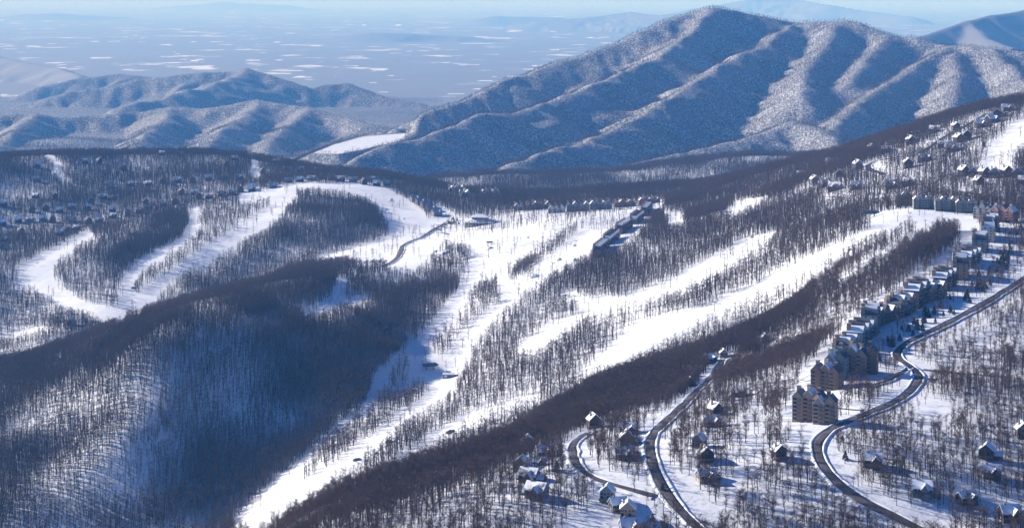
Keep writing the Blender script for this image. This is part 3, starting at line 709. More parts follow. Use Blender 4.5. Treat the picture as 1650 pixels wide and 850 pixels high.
bld_xy = []
def place(root, u, v, rz, clear=11, dz=0.):
    x, y, z = at(u, v); root.location = (x, y, z + dz); root.rotation_euler = (0, 0, rz)
    paint_disc(x, y, clear, 0.0); bld_xy.append((x, y)); return root

wallc = {'stained cedar': 0, 'grey boarded': 1, 'tan boarded': 2, 'blue-grey boarded': 3, 'dark log': 4}
protos = {}
def get_house(style, wname, snow=True):
    k = (style, wname, snow)
    if k not in protos: protos[k] = house(style, M_wallN[wallc[wname]], snow)[0]; return protos[k]
    return copy_tree(protos[k])
names = list(wallc)
# near houses: column, row, style, wall, turn in degrees, scale, label
NEAR = [
 (1255,738,3,'stained cedar',20,1.,'stained cedar house alone on stilted deck left of the curving plowed road'),
 (1407,750,0,'dark log',-10,1.1,'dark log house just inside the big bend of the plowed road'),
 (1487,795,4,'grey boarded',-15,1.05,'broad grey house casting a long shadow, lowest clearing right of the road bend'),
 (1558,808,2,'dark log',25,1.,'dim dark house hidden in trees right of the broad grey house'),
 (1590,737,1,'stained cedar',-20,1.1,'cedar house with a steep snowy gable, upper one of a pair near the right edge'),
 (1598,768,0,'stained cedar',-5,1.05,'low cedar house, lower one of a pair near the right edge'),
 (1627,835,4,'dark log',10,1.05,'dark log house with bright snowy roof in the bottom right corner'),
 (1648,704,3,'stained cedar',0,1.1,'cedar house cut by the right edge of the photo'),
 (1190,637,2,'dark log',-10,.9,'long low dark house with a shaded roof right of the upper road'),
 (1152,668,1,'dark log',30,1.1,'dark steep roofed house, upper one of two set back to back right of the road'),
 (1148,686,0,'stained cedar',15,1.,'cedar house below the steep dark roofed one right of the road'),
 (1127,720,3,'grey boarded',-30,1.,'tall grey house at the top of the column of three right of the lower road'),
 (1137,742,5,'dark log',10,1.3,'chalet with white striped gable, middle of the column of three right of the lower road'),
 (1138,773,2,'tan boarded',20,1.,'tan house with wide snowy roof, lowest of the column of three right of the road'),
 (1110,606,0,'grey boarded',-10,1.,'grey house with bright roof at the upper end of the long road'),
 (1113,622,1,'stained cedar',0,.9,'shaded cedar house right below the bright roofed grey house by the road end'),
 (1142,583,2,'dark log',35,1.1,'dark house with a steep shaded roof at the edge of the brown wood'),
 (1166,575,5,'tan boarded',0,1.,'small tan cottage with white roof at the very top of the long road'),
 (1218,582,0,'dark log',-10,.9,'dark house among trees right of the road top'),
 (1233,549,5,'grey boarded',0,1.,'small grey cottage deep in the brown wood above the road top'),
 (957,688,3,'dark log',15,1.1,'dark house half buried in the brown wood at the end of the side lane'),
 (1014,697,2,'stained cedar',-5,1.1,'wide cedar house, upper one of three stacked uphill of the side lane'),
 (1010,715,1,'stained cedar',0,1.1,'boxy cedar house with pale roof, middle of the three above the side lane'),
 (1007,738,4,'dark log',10,1.,'low dark house with a snowy hipped look, lowest of the three above the side lane'),
 (851,724,3,'stained cedar',0,1.1,'tall cedar house against the brown wood, leftmost of the upper lane houses'),
 (877,735,0,'grey boarded',15,1.05,'grey gabled house with snowy roof nearest the lane hairpin'),
 (868,749,2,'blue-grey boarded',0,.8,'low blue-grey outbuilding below the grey gabled house'),
 (840,757,1,'tan boarded',-15,1.1,'tan gabled house at the left end of the staggered row'),
 (853,774,4,'stained cedar',-25,1.05,'cedar house in the middle of the staggered row'),
 (865,800,0,'grey boarded',-30,1.25,'large grey house with long side deck at the foot of the staggered row'),
 (979,806,3,'blue-grey boarded',-10,1.1,'blue-grey house below the lane, leftmost of its cluster'),
 (996,820,0,'grey boarded',20,1.,'grey house with brown deck in the middle of the bottom cluster'),
 (1012,834,3,'tan boarded',-5,1.15,'tall tan house with lit gable, right of the bottom cluster'),
 (1016,858,4,'grey boarded',10,1.1,'grey roofed house cut by the bottom edge of the photo'),
 (115,524,5,'tan boarded',-10,1.5,'square building with flat white roof beside the meeting of the left runs'),
 (1189,0,0,'','','',''),
][:-1]
for u, v, st, wc, rz, sc, lab in NEAR:
    h = place(get_house(st, wc), u, v, radians(rz), 12 if u > 500 else 14); h.scale = (sc * .92,) * 3; tag(h, lab, 'house', 'houses scattered on the near ridge')
# right-hand hill
RH = [(1292,287,0,'grey boarded','leftmost house, grey with a broad roof, on the nose of the right-hand ridge'),
 (1313,296,1,'blue-grey boarded','blue-grey house second from the left on the nose of the right-hand ridge'),(1330,300,2,'grey boarded','grey house third from the left on the nose of the right-hand ridge'),
 (1345,306,4,'dark log','large dark house, fourth from the left above the grey condominium row'),(1380,304,0,'stained cedar','reddish cedar house fifth from the left, long shadow on open snow'),
 (1382,272,3,'blue-grey boarded','blue-grey house beside the small loop road'),(1353,284,5,'stained cedar','small reddish cabin between the loop road and the ridge nose'),
 (1340,265,2,'tan boarded','tan house with a bright tilted roof near the brown ridge edge'),(1433,304,4,'stained cedar','wide reddish house with two roofs above the condominium row'),
 (1465,299,0,'stained cedar','cedar house with long shadow, right of the wide reddish house'),(1463,270,3,'dark log','dark narrow house inside the wooded loop of road'),
 (1404,243,5,'tan boarded','little tan cottage at the skyline side of the loop road'),(1430,245,2,'grey boarded','grey house under the skyline trees left of the straight road'),
 (1468,231,1,'dark log','dark gabled house directly left of the straight uphill road'),(1490,259,2,'dark log','dark low house just right of the straight road foot'),
 (1506,213,0,'grey boarded','grey house left of the straight road near the skyline'),(1533,244,4,'grey boarded','grey house with bright roof midway between road and top right run'),
 (1545,228,1,'dark log','dark house above the bright roofed one beside the top right run'),(1559,224,3,'dark log','dark tall house touching the lawn of the top right run'),
 (1580,204,0,'stained cedar','reddish house, lowest of the line above the straight road'),(1598,197,4,'dark log','large dark house with snowy gables near the head of the road'),
 (1608,188,1,'dark log','dark house just under the skyline, left of the run top'),(1624,178,2,'grey boarded','grey skyline house over the top right run'),
 (1540,208,5,'dark log','small dark cabin close under the skyline beside the road'),(1521,237,2,'blue-grey boarded','blue-grey house between the straight road and a dark gable')]
for i, (u, v, st, wc, lab) in enumerate(RH):
    h = place(get_house(st, wc), u, v, radians([-15, 10, 25, -25, 0, 15][i % 6]), 14); h.scale = (1.3,) * 3; tag(h, lab, 'house', 'houses on the right-hand ridge')
RC = [(1553,283),(1570,284),(1586,286),(1603,286),(1621,284),(1640,286),(1577,297),(1652,296)]
ordn = ['first', 'second', 'third', 'fourth', 'fifth', 'sixth']
for i, (u, v) in enumerate(RC):
    h = place(get_house([3, 1, 3, 1, 3, 1, 5, 2][i], ['dark log', 'grey boarded'][i % 2]), u, v, radians([20, -20][i % 2]), 16); h.scale = (1.35,) * 3
    tag(h, ('%s steep-roofed townhouse from the left at the foot of the top right run' % ordn[i]) if i < 6 else ['low white-roofed cottage in front of the steep-roofed townhouses', 'townhouse cut by the right edge below the top right run'][i - 6], 'townhouse', 'townhouses below the top right run')
# left hill
LH = [(57,319),(89,320),(5,332),(60,292),(60,270),(200,275),(137,263),(160,264),(210,300),(178,303),(239,299),(262,295),(285,294),(310,294),(336,290),(362,288),(386,289),(292,313),(313,313),(320,320),
 (337,319),(357,316),(373,314),(388,310),(406,308),(282,329),(263,332),(238,338),(225,343),(206,347),(182,351),(235,329),(166,321),(182,322),(141,338),(147,329),(181,341),(142,360),(160,358),(116,358),
 (123,371),(109,375),(96,379),(85,358),(69,356),(48,357),(30,358),(34,377),(378,258),(365,269),(261,250),(290,251),(3,363),(52,342),(116,337),(74,340),(96,342),(0,400),(5,390)]
def far_house(k):
    root = empty('house'); w, d, h, rise = [(13, 9, 6, 4.5), (10, 10, 7, 5), (15, 10, 5.5, 4)][k]; wm = M_wallN[[4, 0, 1][k]]
    ax = 'xyx'[k]
    wl = MB().gable_wall(-w / 2, w / 2, -d / 2, d / 2, FOUND, h, h + rise, ax); rf = MB().gable_roof(-w / 2, w / 2, -d / 2, d / 2, h, h + rise, .5, .8, ax)
    if k != 1: wl.gable_wall(0, 4.5, -d / 2 - 2.5, 0, FOUND, h - .5, h + rise * .6, 'y'); rf.gable_roof(0, 4.5, -d / 2 - 2.5, -.5, h - .5, h + rise * .6, .5, .5, 'y')
    wl.build('wall', wm, root); rf.build('roof', M_snowroof if k == 0 else M_slate if k == 1 else M_greyroof, root)
    MB().box(-w * .3, -w * .3 + 1.3, -.5, .7, h, h + rise + 1.5).build('chimney', M_brick, root)
    for px in (-.38, -.12): MB().box(px * w - .8, px * w + .8, -d / 2 - .07, -d / 2 + .1, h - 2.6, h - .9).build('window', M_glass, root)
    index_children(root); return root
FH = {}
def get_far(k):
    if k not in FH: FH[k] = far_house(k); return FH[k]
    return copy_tree(FH[k])
kinds = ['dark log', 'reddish cedar', 'grey']
def zone(u, v):
    if v < 272: return 'just under the skyline of the left hill'
    if v < 305: return 'in the upper arc of houses on the left hill'
    if u > 275 and v < 325: return 'in the row above the middle left run'
    if u > 190: return 'in the line above the dark evergreen grove'
    if v > 370: return 'at the head of the far left run'
    if v < 345: return 'in the open wood low on the far left'
    return 'in the lowest row at the far left'
for i, (u, v) in enumerate(LH):
    k = [0, 1, 0, 2, 0, 1][i % 6]; h = place(get_far(k), u, v, radians([-20, 15, 30, -5, 10][i % 5]), 13); s = 1.05 + .25 * ((i * 7) % 5) / 5; h.scale = (s, s, s)
    z = zone(u, v); tag(h, '%s house with %s roof %s' % (kinds[k], ['snowy', 'dark', 'frosted'][k], z), 'house', kinds[k] + ' houses ' + z)
SK2 = [(465,294),(483,293),(502,291),(519,289),(537,290),(549,292),(569,293),(586,297),(599,292),(607,299),(622,299),(629,296),(643,299),(484,277),(512,277),(522,276),(529,275),(542,274),(462,276),(423,280),(445,262),(405,305),(439,302)]
for i, (u, v) in enumerate(SK2):
    k = [2, 0, 2, 1][i % 4]; h = place(get_far(k), u, v, radians([0, 25, -20][i % 3]), 14); s = 1.2; h.scale = (s, s, s)
    z = 'along the top of the middle left run' if v > 283 else 'behind the top of the middle left run'
    tag(h, '%s house with %s roof %s' % (kinds[k], ['snowy', 'dark', 'frosted'][k], z), 'house', kinds[k] + ' houses ' + z)
# row cottages below the skyline, by the lodge
for i, (u, v) in enumerate([(668,324),(677,329),(686,334),(694,340),(703,347)]):
    h = place(get_far(2), u, v, radians(35), 14); h.scale = (1.4,) * 3; tag(h, '%s grey cottage from the top in the slanting row above the lodge road' % ordn[i], 'cottage', 'slanting row of cottages above the lodge road')
# apartment blocks:  column, row, units, unit width, depth, floors, wall, turn, label
GREY = mat('grey_green_siding', (.24, .26, .25), .8, noise=.12, scale=.5); TAN = mat('tan_siding', (.33, .23, .16), .8, noise=.12, scale=.5)
CREAM = mat('cream_siding', (.50, .47, .41), .8, noise=.1, scale=.5); RED = mat('red_brown_siding', (.26, .14, .11), .8, noise=.12, scale=.5)
BROWN = mat('brown_siding', (.20, .125, .09), .8, noise=.12, scale=.5)
CON = [
 (1305,677,3,8,13,6,TAN,-28,'tallest tan apartment tower with stacked balconies at the low end of the ridge row'),
 (1330,681,2,8.5,12,5,TAN,-20,'stepped tan tower wing right beside the tallest tower'),
 (1333,626,3,8,14,5,BROWN,-30,'brown apartment block second up the ridge from the tallest tower'),
 (1348,610,2,8,13,5,GREY,-25,'grey apartment block tucked behind the second brown block'),
 (1374,600,3,8,14,5,TAN,-22,'tan apartment block standing right of the ridge line above the tower'),
 (1397,600,2,8,13,5,BROWN,-18,'brown rear wing with blue shaded roof, right of the tan block above the tower'),
 (1357,572,2,8,13,4,GREY,-35,'pale green-grey block with chimneys at the snow strip edge'),
 (1380,552,3,8,14,4,GREY,-35,'green-grey block with dark glass roof fronts, above the pale chimney block'),
 (1397,532,3,8,14,4,GREY,-35,'green-grey block lower in the long ridge row, beneath the tan pair'),
 (1424,517,2,9,14,4,BROWN,-35,'brown block with tan chimney, fourth pair from the top of the diagonal row'),
 (1446,508,3,8,14,4,TAN,-30,'tan block with three snowy gables in the diagonal row'),
 (1474,490,2,9,14,4,BROWN,-35,'brown block with a square tan stair tower in the diagonal row'),
 (1495,482,3,8,14,4,TAN,-32,'tan block right of the square stair tower in the diagonal row'),
 (1515,464,3,8,14,4,BROWN,-36,'brown block halfway up the diagonal row with blue shaded roof'),
 (1541,446,3,8,14,4,TAN,-40,'tan block above the halfway brown block in the diagonal row'),
 (1555,424,3,8,14,4,GREY,-42,'light grey block with pointed gables near the upper bend of the row'),
 (1573,403,3,8,14,4,GREY,-48,'grey block with a white end wall at the upper bend of the row'),
 (1583,385,3,8,14,4,CREAM,-52,'cream block with bright end wall just below the reddish block'),
 (1590,369,3,8,13,4,RED,-55,'red-brown block with snowy roof ridges at the upper bend'),
 (1618,357,3,9,13,4,RED,-40,'reddish block standing apart right of the upper bend'),
 (1583,351,3,7,13,4,CREAM,-20,'cream block joining the top row to the diagonal row'),
 (1557,342,4,6.5,12,4,GREY,-8,'grey-blue block at the right end of the top row'),
 (1527,339,5,6.5,12,4,GREY,-3,'grey-blue block in the middle of the top row'),
 (1488,336,4,6.5,12,4,GREY,-5,'grey-blue block left of the middle of the top row'),
 (1460,331,4,6.5,12,4,GREY,-10,'grey-blue block at the left end of the top row with snowy roofs'),
]
CHN = np.array([hit(*p) for p in ((1310,672),(1345,612),(1385,565),(1434,515),(1490,485),(1548,445),(1572,405),(1592,369))])
CMID = (CHN[1:] + CHN[:-1]) / 2; CANG = [math.degrees(math.atan2(b[1] - a[1], b[0] - a[0])) for a, b in zip(CHN[:-1], CHN[1:])]
for i, (u, v, n, uw, dp, fl, wm, rz, lab) in enumerate(CON):
    if 6 <= i <= 18:
        u += 7; n = 4 + i % 2; fl = 3 + (i * 7) % 3; p_ = hit(u, v); rz = CANG[int(np.argmin(np.hypot(CMID[:, 0] - p_[0], CMID[:, 1] - p_[1])))] + (i % 3 - 1) * 8
    c = condo(n, uw, dp, fl, wm, i, light=wm is CREAM); place(c, u, v, radians(rz), n * uw * .5 + 8, .5); c.scale = (1.14,) * 3 if 2 < i < 20 else (1.05,) * 3; tag(c, lab, 'apartment building', 'apartment blocks along the ridge')
LB = [(841,338,3,9,12,2,CREAM,0,'pale building with low snowy roof left of the long lodge roof'),(868,337,4,10,14,2,GREY,5,'long grey lodge wing with broad snow-covered roof at the slope top'),
 (897,342,3,9,12,2,CREAM,-5,'cream building at the slope edge below the long lodge wing'),
 (931,340,4,9,14,3,GREY,0,'left one of two flat-fronted grey inn blocks at the slope top'),(968,337,4,9,14,3,GREY,0,'right one of two flat-fronted grey inn blocks at the slope top'),
 (1007,333,5,7,12,2,BROWN,5,'low brown block with broken snowy roof line right of the inn blocks'),(1046,328,5,7,12,2,BROWN,5,'brown block with chimneys at the far end of the slope top row'),
 (1042,343,11,8,12,3,BROWN,80,'upper brown terrace stepping down the right edge of the lodge slope'),
 (1026,357,11,8,12,3,BROWN,78,'middle brown terrace with row of chimneys on the lodge slope edge'),
 (1005,372,11,8,12,3,BROWN,76,'brown terrace below the middle one, roofs striped with snow'),
 (985,389,11,8,12,3,BROWN,78,'reddish terrace with striped snowy roofs, second from the bottom of the slope edge'),
 (969,406,11,8,12,3,BROWN,78,'lowest terrace of the slope edge, ending against the brown wood'),
 (736,309,3,10,12,2,CREAM,20,'snowy roofed block in the wood above the lodge, left one'),(749,317,2,9,12,2,CREAM,25,'small block just below the left snowy block in the wood above the lodge'),
 (790,315,4,9,12,2,CREAM,10,'snowy roofed block in the wood above the lodge, right one')]
for i, (u, v, n, uw, dp, fl, wm, rz, lab) in enumerate(LB):
    c = condo(n, uw, dp, fl, wm, i + 3, light=wm is CREAM); place(c, u, v, radians(rz), n * uw * .5 + 8 if n < 8 else 22, .3); c.scale = (1.25,) * 3 if n < 8 else (1.1,) * 3; tag(c, lab, 'apartment building' if i not in (1,) else 'lodge', 'blocks around the ski slope top')
# main lodge with stepped hipped roof
lodge = empty('lodge')
MB().box(-24, 24, -14, 14, -8, 4.5).build('wall', CREAM, lodge)
MB().hip(-27, 27, -17, 17, 4.3, 9.5, 14, 10, .6).build('lower_roof', M_snowroof, lodge)
MB().box(-13.2, 13.2, -7.2, 7.2, 9.0, 12.5).build('upper_wall', M_wallN[4], lodge)
MB().hip(-16, 16, -10, 10, 12.3, 17, 10, 8.5, .5).build('upper_roof', M_snowroof, lodge)
for k in range(8): MB().box(-22 + k * 5.6, -18.4 + k * 5.6, -14.08, -13.9, .8, 3.6).build('window', M_glass, lodge)
MB().box(24, 34, -9, 9, -8, 4).build('side_wing', M_wallN[1], lodge); MB().hip(23.2, 35.2, -10, 10, 4.02, 6.4, 4, 7, .5).build('wing_roof', M_snowroof, lodge)
place(lodge, 774, 362, radians(-8), 40, .5); lodge.scale = (1.2,) * 3; tag(lodge, 'big ski lodge with stepped white hipped roof between car park and slope', 'lodge')

# lift stations
M_steel = mat('dark_steel', (.06, .07, .08), .5, .5); M_dkroof = mat('dark_green_roof', (.03, .045, .045), .55)
def lift_station(u, v, rz, s, lab, m):
    root = empty('lift_station')
    MB().slab([(-9, -3.2, 4.6), (9, -3.2, 4.6), (8, 3.2, 5.6), (-8, 3.2, 5.6)], 1.5).build('roof', m, root)
    for x in (-5, 4): MB().box(x, x + .9, -.5, .5, -3, 4.9).build('leg', M_steel, root)
    MB().box(-7, 7, -1.6, 1.6, 3.6, 4.55).build('machinery', M_steel, root)
    place(root, u, v, radians(rz), 14); root.scale = (s, s, s); tag(root, lab, 'lift station'); return root
lift_station(693, 595, 25, 1.25, 'dark chairlift station roof tilted on posts at the slope bottom', M_dkroof)
lift_station(1402, 350, 10, 1.3, 'dark green chairlift station at the top of the long right run', M_dkroof)
lift_station(789, 393, 20, .7, 'small dark lift shelter on the lodge slope', M_steel)
root = empty('maintenance_building'); MB().box(-8, 8, -4, 4, -4, 4.5).build('wall', M_wallN[3], root); MB().gable_roof(-8, 8, -4, 4, 4.4, 6, .4, .4, 'x').build('roof', M_snowroof, root)
MB().box(8.01, 14, -3, 3, -4, 3.2).build('annex', M_wallN[4], root); MB().box(-6, -2, -4.08, -3.9, .2, 3.4).build('garage_door', M_trim, root); MB().box(0, 3, -4.08, -3.9, 1, 2.6).build('window', M_glass, root)
place(root, 723, 607, radians(-5), 15); tag(root, 'blue-grey maintenance building on the snow right of the bottom lift station', 'building')
# lift towers
TOW = [(928,399),(907,392),(964,370),(957,357),(876,413),(938,368),(890,434),(842,443),(835,477),(926,489),(1151,501),(1074,452),(1341,381),(1386,357),(1258,435),(414,362),(458,327),(1116,475),(780,475),(745,560)]
tw = None
for i, (u, v) in enumerate(TOW):
    if tw is None:
        tw = empty('lift_tower'); MB().tube((0, 0, -2), (0, 0, 12), .38, .28, 8).build('pole', M_steel, tw); MB().box(-3.2, 3.2, -.25, .25, 11.7, 12.3).build('crossarm', M_steel, tw)
        for sx in (-1, 1): MB().box(sx * 3 - .2, sx * 3 + .2, -2, 2, 11.2, 11.65).build('sheave_assembly', M_steel, tw)
        index_children(tw); t = tw
    else: t = copy_tree(tw)
    place(t, u, v, radians(-50), 6)
    z = 'on the open lodge slope' if 780 < u < 970 and v < 480 else ('on the long right runs' if u > 900 else ('on the left hill run' if u < 500 else 'by the lower lodge run'))
    tag(t, 'slim dark chairlift tower with crossarm ' + z, 'lift tower', 'chairlift towers ' + z)
# snow piles
M_pile = mat('piled_snow', (.78, .8, .82), .6, noise=.05, scale=.2)
pile_me = None
for i, (u, v, s) in enumerate([(925,396,6),(901,419,8),(862,426,7),(862,446,10),(926,419,6),(880,400,5),(790,400,7),(720,407,8),(745,408,6),(850,383,5),(630,322,5),(622,337,5),(650,352,4)]):
    if pile_me is None:
        vv = []; ff = []; n = 14
        for a in range(7):
            rr = a / 6; zz = .55 * (1 - rr * rr) ** 1.0
            for b in range(n): t = 2 * pi * b / n; q = 1 + .12 * sin(3 * t + 1); vv.append((rr * cos(t) * q, rr * sin(t) * q * .8, zz + .04 * sin(5 * t + a) - (.3 if a == 6 else 0)))
        for a in range(6):
            for b in range(n): ff.append([a * n + b, (a + 1) * n + b, (a + 1) * n + (b + 1) % n, a * n + (b + 1) % n])
        ob = mesh_np('snow_pile', vv, ff, M_pile, None, True); pile_me = ob
    else: ob = pile_me.copy(); COL.objects.link(ob)
    x, y, z = at(u, v); ob.location = (x, y, z - .2); ob.scale = (s, s, s); ob.rotation_euler = (0, 0, i)
    z = 'on the lodge slope' if u > 760 else ('beside the round base-area buildings' if u > 700 else 'on the middle left run')
    tag(ob, 'rounded pile of machine-made snow ' + z, 'snow pile', 'snow piles ' + z)
# boulders
M_rock = mat('dark_rock', (.11, .10, .105), .9, noise=.3, scale=.4)
def rock(seed):
    r = random.Random(seed); vv = []; ff = []; n = 9
    for a in range(6):
        ph = pi * a / 5
        for b in range(n):
            t = 2 * pi * b / n; q = r.uniform(.6, 1.25); vv.append((sin(ph) * cos(t) * q * 1.3, sin(ph) * sin(t) * q, cos(ph) * q * .75))
    for a in range(5):
        for b in range(n): ff.append([a * n + b, (a + 1) * n + b, (a + 1) * n + (b + 1) % n, a * n + (b + 1) % n])
    return vv, ff
for i, (u, v, s, lab) in enumerate([(576,741,7,'dark rock outcrop, leftmost of those in the trees below the lower run'),(628,712,7,'dark rock outcrop in shaded trees, middle one below the lower run'),(607,730,5,'smaller rock outcrop between the two large ones below the lower run'),
        (727,696,8,'broad rock outcrop at the lower end of the hidden run'),(215,464,6,'dark boulder beside the bend of the narrow left run'),(1370,402,4,'boulder in the trees above the long right run'),(1277,400,5,'boulder in the open wood left of the long right run'),
        (1305,378,4,'boulder standing in trees below the top lift station'),(1213,382,4,'boulder at the top of the narrow middle run'),(1560,635,5,'dark rock in trees below the thin right-hand lane')]):
    vv, ff = rock(i); ob = mesh_np('boulder', vv, ff, M_rock); x, y, z = at(u, v); ob.location = (x, y, z - s * .05); ob.scale = (s * .62, s * .6, s * .62); tag(ob, lab, 'boulder')

# cars
paints = [mat('paint_' + n, c, .35) for n, c in (('dark', (.03, .03, .035)), ('silver', (.35, .36, .38)), ('white', (.7, .7, .7)), ('red', (.25, .03, .03)), ('blue', (.04, .07, .2)))]
pn = ['black', 'silver', 'white', 'red', 'blue']; M_tyre = mat('tyre', (.02, .02, .02), .9)
cars = {}
def car(k):
    if k in cars: return copy_tree(cars[k])
    r = empty('parked_car'); b = MB()
    prof = [(-2.3, .35), (2.3, .35), (2.3, .85), (1.2, 1.0), (.55, 1.5), (-1.3, 1.55), (-2.1, 1.0), (-2.3, .9)]; n = len(prof)
    b.poly([(x, -.9, z) for x, z in prof] + [(x, .9, z) for x, z in prof], [list(range(n)), list(range(2 * n - 1, n - 1, -1))] + [[i, n + i, n + (i + 1) % n, (i + 1) % n] for i in range(n)])
    b.build('body', paints[k], r)
    for s in (-1, 1): MB().poly([(1.05, s * .91, 1.0), (.5, s * .91, 1.42), (-1.2, s * .91, 1.45), (-1.8, s * .91, 1.02)], [[0, 1, 2, 3]]).build('window', M_glass, r)
    for x in (-1.4, 1.4):
        for s in (-1, 1): MB().tube((x, s * .75, .33), (x, s * .95, .33), .33, .33, 8).build('wheel', M_tyre, r)
    index_children(r); cars[k] = r; return r
i = 0
CR = []
for row in range(5):
    a = (567 + row * 11, 424 - row * 0.4 - (row % 2) * .5); b = (578 + row * 9.5, 408 + row * .8)
    p = np.array(hit(*a)); q = np.array(hit(*b)); L = np.hypot(*(q - p)); t = (q - p) / max(L, 1); t = t
    for k in range(min(9, int(L / 12))):
        CR.append((p + t * (k * 3.2 + 2) * 3.6 / 3.2, math.atan2(t[1], t[0]) + pi / 2, 'in the roadside car park'))
for (a, b) in (((700,368),(745,377)),((706,363),(748,372)),((712,375),(735,380))):
    p = np.array(hit(*a)); q = np.array(hit(*b)); L = np.hypot(*(q - p)); t = (q - p) / max(L, 1)
    for k in range(min(11, int(L / 4))): CR.append((p + t * (k * 4.4 + 2), math.atan2(t[1], t[0]) + pi / 2, 'in the lot below the lodge'))
for p, rz, w in CR:
    if random.random() < .12: continue
    k = random.choice([0, 0, 1, 2, 3, 4, 1, 0]); c = car(k); c.location = (p[0], p[1], ZC + float(sample1(p[0], p[1])) + .05); c.rotation_euler = (0, 0, rz)
    c.scale = (1.1, 1.1, 1.15); tag(c, '%s parked car %s' % (pn[k], w), 'car', '%s cars %s' % (pn[k], w)); paint_disc(p[0], p[1], 6, 0)
for i, (u, v, lab) in enumerate([(1456,562,'dark parked car beside the road bend near the ridge blocks'),(1569,627,'car at the end of the thin right-hand lane')]):
    c = car(0); x, y, z = at(u, v); c.location = (x, y, z + .5); tag(c, lab, 'car')

# base-area tent-like buildings
for i, (u, v, s, lab) in enumerate([(712,408,1.0,'round-topped pale shelter with snowy roof in the base area'),(700,405,.8,'smaller round-topped shelter left of the pale one in the base area')]):
    root = empty('shelter'); wl = MB(); n = 10; pr = [(cos(pi * k / n) * 6, sin(pi * k / n) * 5) for k in range(n + 1)]
    wl.poly([(x, -9, z - 1) for x, z in pr] + [(x, 9, z - 1) for x, z in pr], [list(range(n + 1)), list(range(2 * n + 1, n, -1))] + [[k, n + 1 + k, n + 2 + k, k + 1] for k in range(n)])
    wl.build('shell', M_pile, root); MB().box(-1.5, 1.5, -9.08, -8.9, -1, 2).build('door', M_steel, root)
    place(root, u, v, radians(30), 12); root.scale = (s,) * 3; tag(root, lab, 'shelter')

# ------------------------------------------------------------------ evergreens standing singly
con_me = [conifer(40 + k) for k in range(3)]; con_objs = []
CZ = []
def scatter_in(pts, n, seed):
    r = random.Random(seed); P_ = np.array(pts, float); x0, y0 = P_.min(0); x1, y1 = P_.max(0); out = []
    while len(out) < n:
        u, v = r.uniform(x0, x1), r.uniform(y0, y1)
        if inpoly(P_, np.array([u]), np.array([v]))[0]: out.append((u, v))
    return out
for u, v in scatter_in([(1430,545),(1500,500),(1570,450),(1610,400),(1640,390),(1640,440),(1540,505),(1450,555),(1410,590)], 60, 3): CZ.append((u, v, 'among the ridge apartment blocks and the road'))
for u, v in scatter_in([(1590,340),(1650,330),(1650,380),(1610,400)], 14, 4): CZ.append((u, v, 'behind the reddish blocks at the right edge'))
for u, v in scatter_in([(1410,320),(1450,325),(1450,332),(1408,335)], 6, 5): CZ.append((u, v, 'at the left end of the top apartment row'))
for u, v in scatter_in([(722,352),(745,350),(742,362),(716,364)], 8, 6): CZ.append((u, v, 'between the lodge and its road'))
for u, v in [(1585,237)]: CZ.append((u, v, 'alone on the left edge of the top right run'))
for u, v in [(1052,838),(1068,790),(1358,712),(1362,740),(897,760)]: CZ.append((u, v, 'in the bare wood of the near ridge'))
cproto = []
for k, (tr, cr) in enumerate(con_me):
    r = empty('evergreen_tree'); tr.build('trunk', M_bark, r); cr.build('crown', M_needle, r); index_children(r); cproto.append(r)
used = set()
for i, (u, v, z) in enumerate(CZ):
    k = i % 3
    if k in used: t = copy_tree(cproto[k])
    else: t = cproto[k]; used.add(k)
    x, y, zz = at(u, v)
    s = random.Random(i).uniform(.6, 1.15) * (1.5 if 'alone' in z else 1); t.location = (x, y, zz); t.scale = (s * 1.6, s * 1.6, s * .9); t.rotation_euler = (0, 0, i)
    tag(t, 'dark bushy evergreen tree ' + z, 'tree', 'evergreens ' + z)

# ------------------------------------------------------------------ the bare woods
near_var = [bare_tree(s, 16.5, 13, 20, .062) for s in range(5)]
mid_var = [bare_tree(20 + s, 17, 8, 8, .13, .11) for s in range(4)]
far_var = [bare_tree(40 + s, 15, 6, 5, .28) for s in range(3)]
cell = 4.1
X = []; Y = []
cx = np.arange(-2050, 2050, cell); cyy = np.arange(1000, 5680, cell)
CX, CY = np.meshgrid(cx, cyy); CX = CX + rng.uniform(0, cell, CX.shape); CY = CY + rng.uniform(0, cell, CY.shape)
um = 825 + F * CX / CY; ok = (um > -250) & (um < 1905)
CX, CY = CX[ok], CY[ok]; de = grid_lookup(DEN, CX + 9 * fbm(CX, CY, 30, 2, 61), CY + 9 * fbm(CX, CY, 30, 2, 71)); de = np.minimum(de, grid_lookup(DEN, CX, CY) + .16) * (grid_lookup(DEN, CX, CY) > -1)
patch = .80 + .35 * fbm(CX, CY, 90, 3, 21)
keep = rng.random(len(CX)) < de * patch * .72
extra = (rng.random(len(CX)) < (de * patch - 1.2) * .9)
CX = np.r_[CX[keep], CX[extra] + 2.5]; CY = np.r_[CY[keep], CY[extra] + 2.5]
CZ_ = sample1(CX, CY) + ZC
u_ = 825 + F * CX / CY; v_ = HV + F * (ZC - CZ_) / CY
SC = (.46 + .60 * rng.random(len(CX)) ** .7) * (1 + .18 * fbm(CX, CY, 70, 2, 51)) * (1 - .12 * sstep(CY, 1200, 1500) * (1 - sstep(CY, 1500, 2600)))
inf = (u_ > 5) & (u_ < 1645) & (v_ < 858)
idx = np.where(inf)[0]; idx = idx[np.argsort(CY[idx])][:300]
